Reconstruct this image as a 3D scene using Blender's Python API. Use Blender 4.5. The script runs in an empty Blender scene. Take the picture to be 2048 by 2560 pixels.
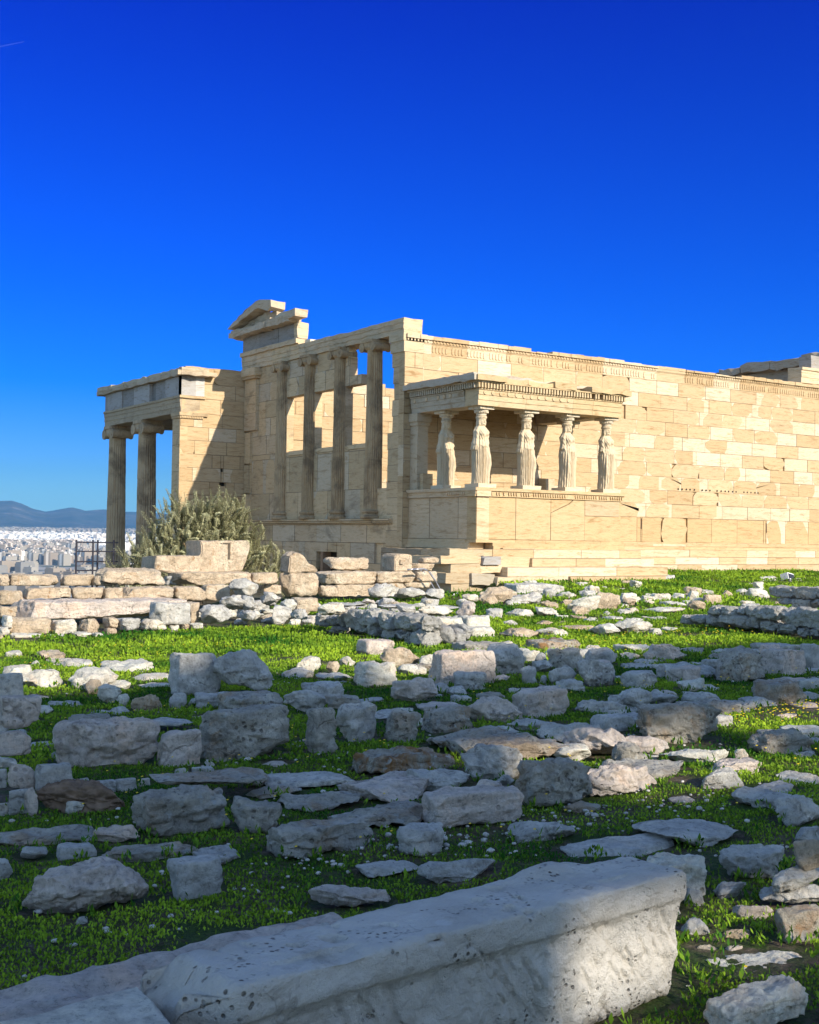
import bpy, bmesh, math, random
import numpy as np
from mathutils import Vector, Matrix

# ------------------------------------------------------------------ camera, sky, sun, exposure
S = bpy.context.scene
COL = S.collection
CAM = np.array([-20.5945, -31.1386, 0.2788])
YAW, PITCH, ROLL, FPX = 0.5897, 0.0214, 0.0145, 3043.69
FW = np.array([math.sin(YAW)*math.cos(PITCH), math.cos(YAW)*math.cos(PITCH), math.sin(PITCH)])
RT0 = np.array([math.cos(YAW), -math.sin(YAW), 0.0])
UP0 = np.cross(RT0, FW)
RT = math.cos(ROLL)*RT0 + math.sin(ROLL)*UP0
UP = -math.sin(ROLL)*RT0 + math.cos(ROLL)*UP0
cd = bpy.data.cameras.new('camera')
cam = bpy.data.objects.new('camera', cd)
COL.objects.link(cam)
cam.matrix_world = Matrix(((RT[0], UP[0], -FW[0], CAM[0]), (RT[1], UP[1], -FW[1], CAM[1]),
                           (RT[2], UP[2], -FW[2], CAM[2]), (0, 0, 0, 1)))
cd.sensor_fit = 'HORIZONTAL'
cd.sensor_width = 36.0
cd.lens = FPX/2048*36.0
cd.clip_start = 0.05
cd.clip_end = 60000
S.camera = cam

SUN_DIR = Vector((0.206, -1.0, 0.49)).normalized()      # towards the sun
SUN_EL = math.asin(SUN_DIR.z)
SUN_AZ = math.atan2(SUN_DIR.x, SUN_DIR.y)
sd = bpy.data.lights.new('sun', 'SUN')
sd.energy = 4.7
sd.angle = math.radians(0.53)
sd.color = (1.0, 0.9, 0.74)
sun = bpy.data.objects.new('sun', sd)
COL.objects.link(sun)
sun.rotation_euler = (-SUN_DIR).to_track_quat('-Z', 'Y').to_euler()

W = bpy.data.worlds.new('World')
S.world = W
W.use_nodes = True
wn, wl = W.node_tree.nodes, W.node_tree.links
sky = wn.new('ShaderNodeTexSky')
sky.sky_type = 'NISHITA'
sky.sun_disc = False
sky.sun_elevation = SUN_EL
sky.sun_rotation = SUN_AZ
sky.altitude = 150
sky.air_density = 1.0
sky.dust_density = 0.25
sky.ozone_density = 2.0
# hand-set sky tint by elevation: deepened blue in frame, bright overhead for ambient light
tcw = wn.new('ShaderNodeTexCoord'); sx = wn.new('ShaderNodeSeparateXYZ'); wl.new(tcw.outputs['Generated'], sx.inputs[0])
cr = wn.new('ShaderNodeValToRGB'); el_ = cr.color_ramp.elements
SKY = [(0.0, (0.19, 0.35, 0.49)), (0.05, (0.09, 0.24, 0.52)), (0.12, (0.006, 0.175, 0.76)), (0.20, (0.0, 0.135, 0.74)), (0.42, (0.0, 0.044, 0.64)), (0.60, (0.85, 0.85, 0.9)), (1.0, (1.1, 1.03, 0.95))]
while len(el_) < len(SKY): el_.new(0.5)
for i_, (p_, c_) in enumerate(SKY): el_[i_].position = p_; el_[i_].color = (*c_, 1)
wl.new(sx.outputs[2], cr.inputs[0])
# tint kept to the camera heading; elsewhere Nishita slightly brightened to fill the shade
dt = wn.new('ShaderNodeVectorMath'); dt.operation = 'DOT_PRODUCT'; wl.new(tcw.outputs['Generated'], dt.inputs[0])
dt.inputs[1].default_value = (math.sin(YAW), math.cos(YAW), 0)
mr = wn.new('ShaderNodeMapRange'); mr.interpolation_type = 'SMOOTHSTEP'; mr.inputs['From Min'].default_value = 0.35; mr.inputs['From Max'].default_value = 0.78
wl.new(dt.outputs['Value'], mr.inputs['Value'])
mz = wn.new('ShaderNodeMix'); mz.data_type = 'RGBA'; wl.new(mr.outputs['Result'], mz.inputs[0]); mz.inputs[6].default_value = (1.06, 1.09, 1.12, 1); wl.new(cr.outputs[0], mz.inputs[7])
mxw = wn.new('ShaderNodeMix'); mxw.data_type = 'RGBA'; mxw.blend_type = 'MULTIPLY'; mxw.inputs[0].default_value = 1
wl.new(sky.outputs[0], mxw.inputs[6]); wl.new(mz.outputs[2], mxw.inputs[7])
wl.new(mxw.outputs[2], wn['Background'].inputs['Color'])
wn['Background'].inputs['Strength'].default_value = 0.15

S.view_settings.view_transform = 'Standard'
S.view_settings.look = 'None'
S.view_settings.exposure = 0.62
S.view_settings.gamma = 1.0
S.view_settings.use_curve_mapping = False
S.render.engine = 'CYCLES'
S.cycles.max_bounces = 6
S.cycles.diffuse_bounces = 3
S.cycles.glossy_bounces = 2
S.cycles.transmission_bounces = 3
S.cycles.volume_bounces = 0
S.cycles.use_denoising = True

# ------------------------------------------------------------------ noise
def _h(ix, iy, iz, seed):
    n = (ix*374761393 + iy*668265263 + iz*2147483647 + seed*1274126177) & 0xffffffff
    n = ((n ^ (n >> 13))*1274126177) & 0xffffffff
    n = ((n ^ (n >> 16))*2246822519) & 0xffffffff
    return ((n ^ (n >> 15)) & 0xffffff)/float(0xffffff)*2-1
def vnoise(p, seed=0):
    p = np.asarray(p, float)
    i = np.floor(p).astype(np.int64); f = p-i
    u = f*f*f*(f*(f*6-15)+10)
    r = 0
    for dx in (0, 1):
        for dy in (0, 1):
            for dz in (0, 1):
                w = (u[:, 0] if dx else 1-u[:, 0])*(u[:, 1] if dy else 1-u[:, 1])*(u[:, 2] if dz else 1-u[:, 2])
                r = r+w*_h(i[:, 0]+dx, i[:, 1]+dy, i[:, 2]+dz, seed)
    return r
def fbm(p, seed=0, oct=4, gain=0.5):
    p = np.asarray(p, float); r = 0; a = 1
    for o in range(oct):
        r = r+a*vnoise(p*(2.03**o)+o*17.3, seed+o*31); a *= gain
    return r
def sm(a, b, x):
    t = np.clip((x-a)/(b-a), 0, 1); return t*t*(3-2*t)

# ------------------------------------------------------------------ mesh helpers
def mesh_np(name, V, F, mat=None, smooth=False, tint=None):
    """V (n,3); F list/array of faces (array of quads or list of tuples); tint per face rgb"""
    me = bpy.data.meshes.new(name)
    V = np.asarray(V, np.float32)
    if isinstance(F, np.ndarray):
        k = F.shape[1]; nf = len(F)
        me.vertices.add(len(V)); me.vertices.foreach_set('co', V.ravel())
        me.loops.add(nf*k); me.loops.foreach_set('vertex_index', F.astype(np.int32).ravel())
        me.polygons.add(nf)
        me.polygons.foreach_set('loop_start', np.arange(0, nf*k, k, dtype=np.int32))
        me.update(calc_edges=True)
    else:
        me.from_pydata(V.tolist(), [], F)
    if tint is not None:
        at = me.attributes.new('tint', 'FLOAT_COLOR', 'FACE')
        t = np.ones((len(me.polygons), 4), np.float32); t[:, :3] = np.asarray(tint, np.float32)
        at.data.foreach_set('color', t.ravel())
    if smooth:
        me.polygons.foreach_set('use_smooth', np.ones(len(me.polygons), bool))
    if mat: me.materials.append(mat)
    return me
def obj(name, me, parent=None, loc=None, rotz=0.0):
    o = bpy.data.objects.new(name, me)
    COL.objects.link(o)
    if loc is not None: o.location = loc
    if rotz: o.rotation_euler = (0, 0, rotz)
    if parent: o.parent = parent
    return o
def tag(o, label=None, cat=None, group=None, kind=None):
    if label: o['label'] = label
    if cat: o['category'] = cat
    if group: o['group'] = group
    if kind: o['kind'] = kind
    return o
def empty(name, loc, label=None, cat=None, group=None, rotz=0):
    o = obj(name, None, None, loc, rotz)
    o.empty_display_size = 0.3
    return tag(o, label, cat, group)

class MB:
    def __init__(s): s.v = []; s.f = []; s.t = []
    def add(s, vs, fs, tint=(0.5, 0.4, 0.28)):
        b = len(s.v); s.v.extend([tuple(map(float, v)) for v in vs])
        for f in fs: s.f.append(tuple(b+i for i in f)); s.t.append(tint)
    def box(s, x0, x1, y0, y1, z0, z1, tint=(0.5, 0.4, 0.28), c=0.0, jit=0.0, rng=None):
        vs = [(x, y, z) for z in (z0, z1) for y in (y0, y1) for x in (x0, x1)]
        if jit and rng: vs = [(x+rng.uniform(-jit, jit), y+rng.uniform(-jit, jit), z+rng.uniform(-jit, jit)) for x, y, z in vs]
        s.add(vs, [(0, 2, 3, 1), (4, 5, 7, 6), (0, 1, 5, 4), (2, 6, 7, 3), (0, 4, 6, 2), (1, 3, 7, 5)], tint)
    def prism(s, poly, fn, w0, w1, tint=(0.5, 0.4, 0.28)):
        """extrude polygon (u,v) list CCW between w0 (back) and w1 (front); fn(u,v,w)->xyz"""
        n = len(poly)
        vs = [fn(u, v, w0) for u, v in poly]+[fn(u, v, w1) for u, v in poly]
        fs = [tuple(range(n-1, -1, -1)), tuple(range(n, 2*n))]
        fs += [(i, (i+1) % n, n+(i+1) % n, n+i) for i in range(n)]
        s.add(vs, fs, tint)
    def tube(s, pts, r, n=8, tint=(0.3, 0.3, 0.3)):
        pts = [Vector(p) for p in pts]; rings = []
        for i, p in enumerate(pts):
            d = (pts[min(i+1, len(pts)-1)]-pts[max(i-1, 0)]).normalized()
            a = d.orthogonal().normalized(); b = d.cross(a)
            rr = r[i] if isinstance(r, (list, tuple)) else r
            rings.append([p+rr*(math.cos(2*math.pi*k/n)*a+math.sin(2*math.pi*k/n)*b) for k in range(n)])
        vs = [v for R_ in rings for v in R_]; fs = []
        for i in range(len(pts)-1):
            for k in range(n): fs.append((i*n+k, i*n+(k+1) % n, (i+1)*n+(k+1) % n, (i+1)*n+k))
        fs.append(tuple(range(n-1, -1, -1))); fs.append(tuple((len(pts)-1)*n+k for k in range(n)))
        s.add(vs, fs, tint)
    def lathe(s, prof, cx, cy, n=24, tint=(0.5, 0.4, 0.28)):
        vs = []; fs = []
        for r, z in prof:
            for k in range(n): vs.append((cx+r*math.cos(2*math.pi*k/n), cy+r*math.sin(2*math.pi*k/n), z))
        for i in range(len(prof)-1):
            for k in range(n): fs.append((i*n+k, i*n+(k+1) % n, (i+1)*n+(k+1) % n, (i+1)*n+k))
        fs.append(tuple(range(n-1, -1, -1))); fs.append(tuple((len(prof)-1)*n+k for k in range(n)))
        s.add(vs, fs, tint)
    def build(s, name, mat, parent=None, smooth=False, loc=None, rough=0.0, sub=0.25, seed=1):
        V = np.array(s.v)
        me = mesh_np(name, V, s.f, mat, smooth, s.t)
        if rough:
            bm = bmesh.new(); bm.from_mesh(me)
            for _ in range(6):
                ed = [e for e in bm.edges if e.calc_length() > sub*1.5]
                if not ed: break
                bmesh.ops.subdivide_edges(bm, edges=ed, cuts=1, use_grid_fill=True)
            bm.to_mesh(me); bm.free()
            co = np.zeros(len(me.vertices)*3, np.float32); me.vertices.foreach_get('co', co); co = co.reshape(-1, 3)
            d = np.stack([fbm(co*3.1+k*50, seed+k*7, 3) for k in range(3)], 1)*rough
            me.vertices.foreach_set('co', (co+d).astype(np.float32).ravel()); me.update()
        return obj(name, me, parent, loc)

# ------------------------------------------------------------------ materials
def newmat(name):
    m = bpy.data.materials.new(name); m.use_nodes = True
    n, l = m.node_tree.nodes, m.node_tree.links
    b = n['Principled BSDF']; b.inputs['Roughness'].default_value = 0.85
    b.inputs['Specular IOR Level'].default_value = 0.2
    return m, n, l, b
def noise(n, l, vec, scale, detail=6, rough=0.6, dist=0.0):
    t = n.new('ShaderNodeTexNoise'); t.inputs['Scale'].default_value = scale
    t.inputs['Detail'].default_value = detail; t.inputs['Roughness'].default_value = rough
    t.inputs['Distortion'].default_value = dist
    if vec is not None: l.new(vec, t.inputs['Vector'])
    return t.outputs['Fac']
def ramp(n, l, fac, stops, interp='LINEAR'):
    r = n.new('ShaderNodeValToRGB'); r.color_ramp.interpolation = interp
    e = r.color_ramp.elements
    while len(e) < len(stops): e.new(0.5)
    for i, (p, c) in enumerate(stops):
        e[i].position = p; e[i].color = (*c, 1) if len(c) == 3 else c
    l.new(fac, r.inputs[0]); return r.outputs[0]
def g(v): return (v, v, v)
def mix(n, l, mode, fac, a, b):
    m = n.new('ShaderNodeMix'); m.data_type = 'RGBA'; m.blend_type = mode; m.clamp_factor = True
    for sock, val in ((m.inputs[0], fac), (m.inputs[6], a), (m.inputs[7], b)):
        if isinstance(val, (int, float)): sock.default_value = val
        elif isinstance(val, tuple): sock.default_value = (*val, 1)
        else: l.new(val, sock)
    return m.outputs[2]
def mapping(n, l, scale=(1, 1, 1), rand=False, rot=(0, 0, 0)):
    tc = n.new('ShaderNodeTexCoord'); v = tc.outputs['Object']
    if rand:
        oi = n.new('ShaderNodeObjectInfo'); a = n.new('ShaderNodeVectorMath'); a.operation = 'MULTIPLY_ADD'
        c = n.new('ShaderNodeCombineXYZ')
        for i in range(3): l.new(oi.outputs['Random'], c.inputs[i])
        l.new(c.outputs[0], a.inputs[0]); a.inputs[1].default_value = (91, 57, 37); l.new(v, a.inputs[2]); v = a.outputs[0]
    m = n.new('ShaderNodeMapping'); m.inputs['Scale'].default_value = scale; m.inputs['Rotation'].default_value = rot
    l.new(v, m.inputs[0]); return m.outputs[0]
def bump(n, l, b, h, strength, dist=0.02):
    k = n.new('ShaderNodeBump'); k.inputs['Strength'].default_value = strength; k.inputs['Distance'].default_value = dist
    l.new(h, k.inputs['Height']); l.new(k.outputs[0], b.inputs['Normal'])
def math_(n, l, op, a, b_):
    m = n.new('ShaderNodeMath'); m.operation = op
    for s_, v in ((m.inputs[0], a), (m.inputs[1], b_)):
        if isinstance(v, (int, float)): s_.default_value = v
        else: l.new(v, s_)
    return m.outputs[0]

def marble_mat(name, streak=(1.0, 1.0, 7.0), stain=0.5, dark=(0.2, 0.155, 0.11), ochre=0.5, bumps=0.5, dark_lo=0.56, dark_hi=0.72):
    m, n, l, b = newmat(name)
    at = n.new('ShaderNodeAttribute'); at.attribute_name = 'tint'
    v = mapping(n, l); vs = mapping(n, l, streak)
    s1 = noise(n, l, vs, 1.6, 8, 0.65, 1.2)
    c = mix(n, l, 'MULTIPLY', 1.0, at.outputs['Color'], ramp(n, l, s1, [(0.28, (0.62, 0.52, 0.40)), (0.46, g(0.98)), (0.75, g(1.1))]))
    o1 = noise(n, l, vs, 3.3, 6, 0.7, 2.0)
    c = mix(n, l, 'MULTIPLY', ramp(n, l, o1, [(0.52, g(0)), (0.66, g(ochre))]), c, (0.80, 0.56, 0.31))
    s2 = noise(n, l, v, 1.1, 9, 0.7, 0.5)
    c = mix(n, l, 'MIX', ramp(n, l, s2, [(dark_lo, g(0)), (dark_hi, g(stain))]), c, dark)
    l.new(c, b.inputs['Base Color'])
    h1 = noise(n, l, vs, 5, 8, 0.75); h2 = noise(n, l, v, 22, 6, 0.7)
    bump(n, l, b, math_(n, l, 'ADD', math_(n, l, 'MULTIPLY', h1, 1.0), math_(n, l, 'MULTIPLY', h2, 0.7)), bumps, 0.03)
    return m

def rock_mat(name, c0, c1, c2=None, lichen=0.0, orange=0.0, pit=0.0, crack=0.3, bumps=0.7):
    m, n, l, b = newmat(name)
    v = mapping(n, l, rand=True)
    a = noise(n, l, v, 2.2, 8, 0.65, 0.8)
    c = mix(n, l, 'MIX', ramp(n, l, a, [(0.35, g(0)), (0.65, g(1))]), c0, c1)
    if c2:
        a2 = noise(n, l, v, 1.3, 6, 0.7, 1.5)
        c = mix(n, l, 'MIX', ramp(n, l, a2, [(0.52, g(0)), (0.62, g(0.85))]), c, c2)
    mo = noise(n, l, v, 8, 7, 0.75, 0.4)
    c = mix(n, l, 'MULTIPLY', 1.0, c, ramp(n, l, mo, [(0.34, g(0.70)), (0.5, g(1.0)), (0.66, g(1.2))]))
    sp = noise(n, l, v, 34, 5, 0.8)
    c = mix(n, l, 'MULTIPLY', 1.0, c, ramp(n, l, sp, [(0.30, g(0.45)), (0.46, g(1)), (0.70, g(1.12))]))
    if orange:
        o = noise(n, l, v, 3.2, 8, 0.75, 1.0)
        c = mix(n, l, 'MIX', ramp(n, l, o, [(0.6-0.12*orange, g(0)), (0.68-0.1*orange, g(0.85))]), c, (0.36, 0.17, 0.045))
    if lichen:
        o = noise(n, l, v, 9, 7, 0.7, 0.6)
        c = mix(n, l, 'MIX', ramp(n, l, o, [(0.44, g(lichen)), (0.36, g(lichen))][::-1] if False else [(0.29, g(lichen)), (0.39, g(0))]), c, (0.06, 0.056, 0.05))
        vo = n.new('ShaderNodeTexVoronoi'); vo.inputs['Scale'].default_value = 11; vo.inputs['Randomness'].default_value = 1
        vd = noise(n, l, v, 14, 3, 0.6)
        l.new(mix(n, l, 'MIX', 0.12, v, vd), vo.inputs['Vector'])
        spots = ramp(n, l, vo.outputs['Distance'], [(0.16, g(lichen)), (0.25, g(0))])
        gate = ramp(n, l, noise(n, l, v, 3.5, 4, 0.6), [(0.46, g(0)), (0.54, g(1))])
        c = mix(n, l, 'MIX', math_(n, l, 'MULTIPLY', spots, gate), c, (0.56, 0.57, 0.55))
    # pits and cracks
    vp = n.new('ShaderNodeTexVoronoi'); vp.inputs['Scale'].default_value = 19
    l.new(v, vp.inputs['Vector'])
    gate2 = ramp(n, l, noise(n, l, v, 4, 4, 0.6), [(0.45, g(0)), (0.6, g(1))])
    pits = math_(n, l, 'MULTIPLY', ramp(n, l, vp.outputs['Distance'], [(0.18, g(1)), (0.34, g(0))]), gate2)
    pits = math_(n, l, 'MULTIPLY', pits, pit)
    c = mix(n, l, 'MIX', pits, c, (0.05, 0.042, 0.035))
    vc = n.new('ShaderNodeTexVoronoi'); vc.feature = 'DISTANCE_TO_EDGE'; vc.inputs['Scale'].default_value = 2.6
    wob = n.new('ShaderNodeTexNoise'); wob.inputs['Scale'].default_value = 5; wob.inputs['Detail'].default_value = 5; l.new(v, wob.inputs['Vector'])
    l.new(mix(n, l, 'MIX', 0.25, v, wob.outputs['Color']), vc.inputs['Vector'])
    cg = ramp(n, l, noise(n, l, v, 2.1, 4, 0.6), [(0.48, g(0)), (0.58, g(crack))])
    cr = math_(n, l, 'MULTIPLY', ramp(n, l, vc.outputs['Distance'], [(0.006, g(1)), (0.035, g(0))]), cg)
    c = mix(n, l, 'MIX', cr, c, (0.06, 0.05, 0.042))
    l.new(c, b.inputs['Base Color'])
    h = math_(n, l, 'ADD', noise(n, l, v, 9, 10, 0.8, 0.3), math_(n, l, 'MULTIPLY', sp, 0.5))
    h = math_(n, l, 'SUBTRACT', h, math_(n, l, 'MULTIPLY', pits, 0.8))
    h = math_(n, l, 'SUBTRACT', h, math_(n, l, 'MULTIPLY', cr, 0.9))
    bump(n, l, b, h, min(1.0, bumps*1.1), 0.07)
    return m

M = {}
M['wall'] = marble_mat('marble_wall', (0.9, 0.9, 6.5), 0.30, (0.36, 0.24, 0.13), 0.6, 0.45)
M['west'] = marble_mat('marble_west_face', (0.9, 0.9, 5), 0.55, (0.16, 0.125, 0.09), 0.4, 0.6, 0.54, 0.68)
M['column'] = marble_mat('marble_column', (5, 5, 0.5), 0.7, (0.13, 0.095, 0.062), 0.5, 0.4, 0.47, 0.63)
M['statue'] = marble_mat('marble_statue', (6, 6, 0.7), 0.45, (0.22, 0.18, 0.13), 0.25, 0.25, 0.58, 0.72)
M['porch'] = marble_mat('marble_porch', (1, 1, 3), 0.4, (0.24, 0.19, 0.13), 0.3, 0.4)
M['g'] = rock_mat('rock_grey', (0.598, 0.576, 0.532), (0.429, 0.417, 0.391), (0.650, 0.589, 0.501), lichen=0.3, pit=0.35, crack=0.35)
M['p'] = rock_mat('rock_pink', (0.676, 0.576, 0.495), (0.520, 0.454, 0.403), (0.702, 0.538, 0.421), lichen=0.3, pit=0.4, crack=0.35)
M['t'] = rock_mat('rock_tan', (0.702, 0.563, 0.410), (0.572, 0.441, 0.305), (0.740, 0.640, 0.489), orange=0.08, pit=0.3, crack=0.2, bumps=0.9)
M['w'] = rock_mat('rock_pale', (0.740, 0.717, 0.611), (0.611, 0.563, 0.489), (0.740, 0.615, 0.477), lichen=0.2, pit=0.3, crack=0.3)
M['l'] = rock_mat('rock_lichen', (0.650, 0.608, 0.525), (0.416, 0.384, 0.330), (0.494, 0.371, 0.257), lichen=0.9, pit=0.6, crack=0.3, bumps=1.0)
M['o'] = rock_mat('rock_orange_lichen', (0.598, 0.551, 0.452), (0.364, 0.327, 0.269), (0.468, 0.320, 0.208), lichen=0.9, orange=0.9, pit=0.6, crack=0.3, bumps=1.0)

M['d'] = rock_mat('rock_wall_shaded', (0.46, 0.445, 0.41), (0.33, 0.32, 0.30), (0.48, 0.43, 0.36), lichen=0.4, pit=0.4, crack=0.3)  # darker copy of the grey rock, standing for the walls' shaded faces

def flat_mat(name, col, rough=0.6, metal=0.0, var=0.15, scale=8):
    m, n, l, b = newmat(name)
    v = mapping(n, l)
    c = ramp(n, l, noise(n, l, v, scale, 4, 0.6), [(0.3, tuple(x*(1-var) for x in col)), (0.7, tuple(x*(1+var) for x in col))])
    l.new(c, b.inputs['Base Color']); b.inputs['Roughness'].default_value = rough; b.inputs['Metallic'].default_value = metal
    return m
def leaf_mat(name, ca, cb, trans=0.35):
    m, n, l, b = newmat(name)
    at = n.new('ShaderNodeAttribute'); at.attribute_name = 'tint'
    c = mix(n, l, 'MIX', at.outputs['Fac'], ca, cb)
    l.new(c, b.inputs['Base Color']); b.inputs['Roughness'].default_value = 0.7; b.inputs['Specular IOR Level'].default_value = 0.06
    t = n.new('ShaderNodeBsdfTranslucent'); l.new(c, t.inputs['Color'])
    ms = n.new('ShaderNodeMixShader'); ms.inputs[0].default_value = trans
    l.new(b.outputs[0], ms.inputs[1]); l.new(t.outputs[0], ms.inputs[2]); l.new(ms.outputs[0], n['Material Output'].inputs[0])
    return m
M['grass'] = leaf_mat('grass_leaf', (0.02, 0.10, 0.012), (0.34, 0.49, 0.034), 0.14)
M['olive'] = leaf_mat('olive_leaf', (0.27, 0.27, 0.14), (0.56, 0.55, 0.34), 0.25)
M['bark'] = flat_mat('bark', (0.10, 0.08, 0.06), 0.9, 0, 0.4, 12)
M['metal_dark'] = flat_mat('dark_metal', (0.035, 0.035, 0.05), 0.5, 0.3)
M['steel'] = flat_mat('steel_rail', (0.42, 0.40, 0.42), 0.35, 0.8)
M['lamp'] = flat_mat('white_lamp', (0.75, 0.75, 0.74), 0.5)
M['dark'] = flat_mat('opening_shade', (0.03, 0.025, 0.02), 0.9)
M['flower'] = flat_mat('flower_yellow', (0.75, 0.52, 0.02), 0.6)
M['pebble'] = flat_mat('pebble', (0.46, 0.43, 0.39), 0.85, 0, 0.35, 30)

# ------------------------------------------------------------------ terrain
def zg(x, y):
    """ground height near the ruins"""
    x = np.asarray(x, float); y = np.asarray(y, float)
    z = -1.3+0.35*np.clip((y+14)/9, 0, 1)+0.18*np.clip((y+5)/4, 0, 1)
    lt = sm(-9.3, -10.6, x)
    z = z*(1-lt*sm(-13, -12, y))-1.25*lt*sm(-13, -12, y)
    pan = np.maximum(sm(0.0, -0.8, x)*sm(-7.6, -5.0, y), sm(6, 9, y))
    z = z*(1-pan)-3.2*pan
    inside = ((x > 0.3) & (y > 0.3))
    z = np.where(inside, -3.0, z)
    return z
def zplain(r):
    return -95+113*np.clip((r-800)/8200, 0, 1.6)**1.25
def terrain(x, y):
    x = np.asarray(x, float); y = np.asarray(y, float)
    z = zg(x, y)
    p = np.stack([x.ravel(), y.ravel(), 0*x.ravel()], 1)
    near = 1-sm(45, 70, np.hypot(x-CAM[0], y-CAM[1]))
    z = z+near*(0.022*fbm(p*0.9, 5, 4).reshape(x.shape)+0.01*fbm(p*6, 9, 2).reshape(x.shape))
    r = np.hypot(x-CAM[0], y-CAM[1])
    k = sm(32, 130, y)
    far = zplain(r)+2.0*fbm(p/300, 3, 3).reshape(x.shape)
    return z*(1-k)+k*far

def build_ground():
    rr = [0.3]
    while rr[-1] < 14000: rr.append(rr[-1]*(1.028 if rr[-1] < 60 else 1.05))
    rr = np.array(rr)
    a = np.concatenate([np.linspace(-180, -32, 30)[:-1], np.arange(-32, 32, 0.42), np.linspace(32, 180, 31)])
    a = np.radians(a)+YAW
    A, Rr = np.meshgrid(a, rr)
    X = CAM[0]+Rr*np.sin(A); Y = CAM[1]+Rr*np.cos(A)
    Z = terrain(X, Y)
    V = np.stack([X.ravel(), Y.ravel(), Z.ravel()], 1)
    nr, na = len(rr), len(a)
    i, j = np.meshgrid(np.arange(nr-1), np.arange(na-1), indexing='ij')
    q = (i*na+j).ravel()
    F = np.stack([q, q+na, q+na+1, q+1], 1)
    V = np.vstack([V, [[CAM[0], CAM[1], -1.3]]])
    m, n, l, b = newmat('ground_soil')
    v = mapping(n, l)
    a1 = noise(n, l, v, 0.9, 9, 0.7); a2 = noise(n, l, v, 14, 6, 0.7)
    vg = n.new('ShaderNodeTexVoronoi'); vg.inputs['Scale'].default_value = 38; l.new(v, vg.inputs['Vector'])
    a3 = noise(n, l, v, 60, 5, 0.8)
    soil = ramp(n, l, a2, [(0.30, (0.045, 0.033, 0.022)), (0.5, (0.11, 0.083, 0.055)), (0.66, (0.19, 0.15, 0.105))])
    soil = mix(n, l, 'MULTIPLY', 1.0, soil, ramp(n, l, a3, [(0.32, g(0.45)), (0.5, g(1)), (0.7, g(1.5))]))
    chips = math_(n, l, 'MULTIPLY', ramp(n, l, vg.outputs['Distance'], [(0.16, g(0.9)), (0.24, g(0))]), ramp(n, l, noise(n, l, v, 3.0, 5, 0.7), [(0.52, g(0)), (0.62, g(1))]))
    soil = mix(n, l, 'MIX', chips, soil, (0.42, 0.38, 0.32))
    green = ramp(n, l, a3, [(0.35, (0.012, 0.035, 0.004)), (0.65, (0.06, 0.12, 0.014))])
    c = mix(n, l, 'MIX', ramp(n, l, noise(n, l, v, 2.3, 9, 0.75), [(0.44, g(0)), (0.56, g(0.9))]), soil, green)
    # the far plain: pale ground with darker tree belts
    sep = n.new('ShaderNodeSeparateXYZ'); tc = n.new('ShaderNodeTexCoord'); l.new(tc.outputs['Object'], sep.inputs[0])
    fp = ramp(n, l, math_(n, l, 'DIVIDE', sep.outputs[1], 400.0), [(0.2, g(0)), (0.6, g(1))])
    vf = mapping(n, l, (0.004, 0.004, 0.004))
    plain = ramp(n, l, noise(n, l, vf, 1.2, 10, 0.75), [(0.40, (0.06, 0.075, 0.045)), (0.50, (0.30, 0.28, 0.25)), (0.7, (0.42, 0.39, 0.35))])
    c = mix(n, l, 'MIX', fp, c, plain)
    l.new(c, b.inputs['Base Color']); bump(n, l, b, math_(n, l, 'ADD', a2, math_(n, l, 'ADD', math_(n, l, 'MULTIPLY', a3, 0.5), math_(n, l, 'MULTIPLY', chips, 0.5))), 0.9, 0.05)
    o = obj('ground', mesh_np('ground', V, F, m, True))
    tag(o, kind='structure')
build_ground()

def dirv(sx):   # horizontal unit bearing of a photo column
    d = FW+RT*(sx-1024)/FPX; d = d.copy(); d[2] = 0; return d/np.linalg.norm(d)
def build_mountain():
    prof = [(-900, 1290), (-500, 1262), (-200, 1270), (-60, 1262), (0, 1257), (30, 1255), (50, 1262), (81, 1275), (114, 1282), (138, 1279), (160, 1274), (180, 1270),
            (215, 1278), (260, 1277), (341, 1281), (450, 1288), (700, 1280), (1000, 1295), (1500, 1300)]
    xs = np.array([p[0] for p in prof], float); ys = np.array([p[1] for p in prof], float)
    sx = np.linspace(-900, 1500, 420)
    top = np.interp(sx, xs, ys)
    hor = 1330.4+0.01465*(sx-14)
    el = (hor-top)/FPX
    ts = np.linspace(0, 1, 40)
    V = []
    for s_, e in zip(sx, el):
        d = dirv(s_)
        R0, R1 = 8300, 10800
        for t in ts:
            r = R0+(R1-R0)*t
            htop = e*R1+CAM[2]
            base = zplain(R0)-3
            z = base+(htop-base)*(t**1.3)
            V.append((CAM[0]+d[0]*r, CAM[1]+d[1]*r, z))
    V = np.array(V)
    nt = len(ts); t = np.tile(ts, len(sx))
    V[:, 2] += (fbm(V/900.0, 11, 5)*55)*t*(1-t)*2.2+fbm(V/180, 4, 4)*5*t
    V[t == 1, 2] += 0
    i, j = np.meshgrid(np.arange(len(sx)-1), np.arange(nt-1), indexing='ij'); q = (i*nt+j).ravel()
    F = np.stack([q, q+nt, q+nt+1, q+1], 1)
    m, n, l, b = newmat('mountain_scrub')
    v = mapping(n, l, (0.002, 0.002, 0.002))
    c = ramp(n, l, noise(n, l, v, 1.5, 10, 0.75), [(0.35, (0.035, 0.045, 0.03)), (0.6, (0.09, 0.085, 0.07)), (0.72, (0.30, 0.27, 0.24))])
    l.new(c, b.inputs['Base Color'])
    tag(obj('mountains', mesh_np('mountains', V, F, m, True)), kind='structure')
build_mountain()

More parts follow.
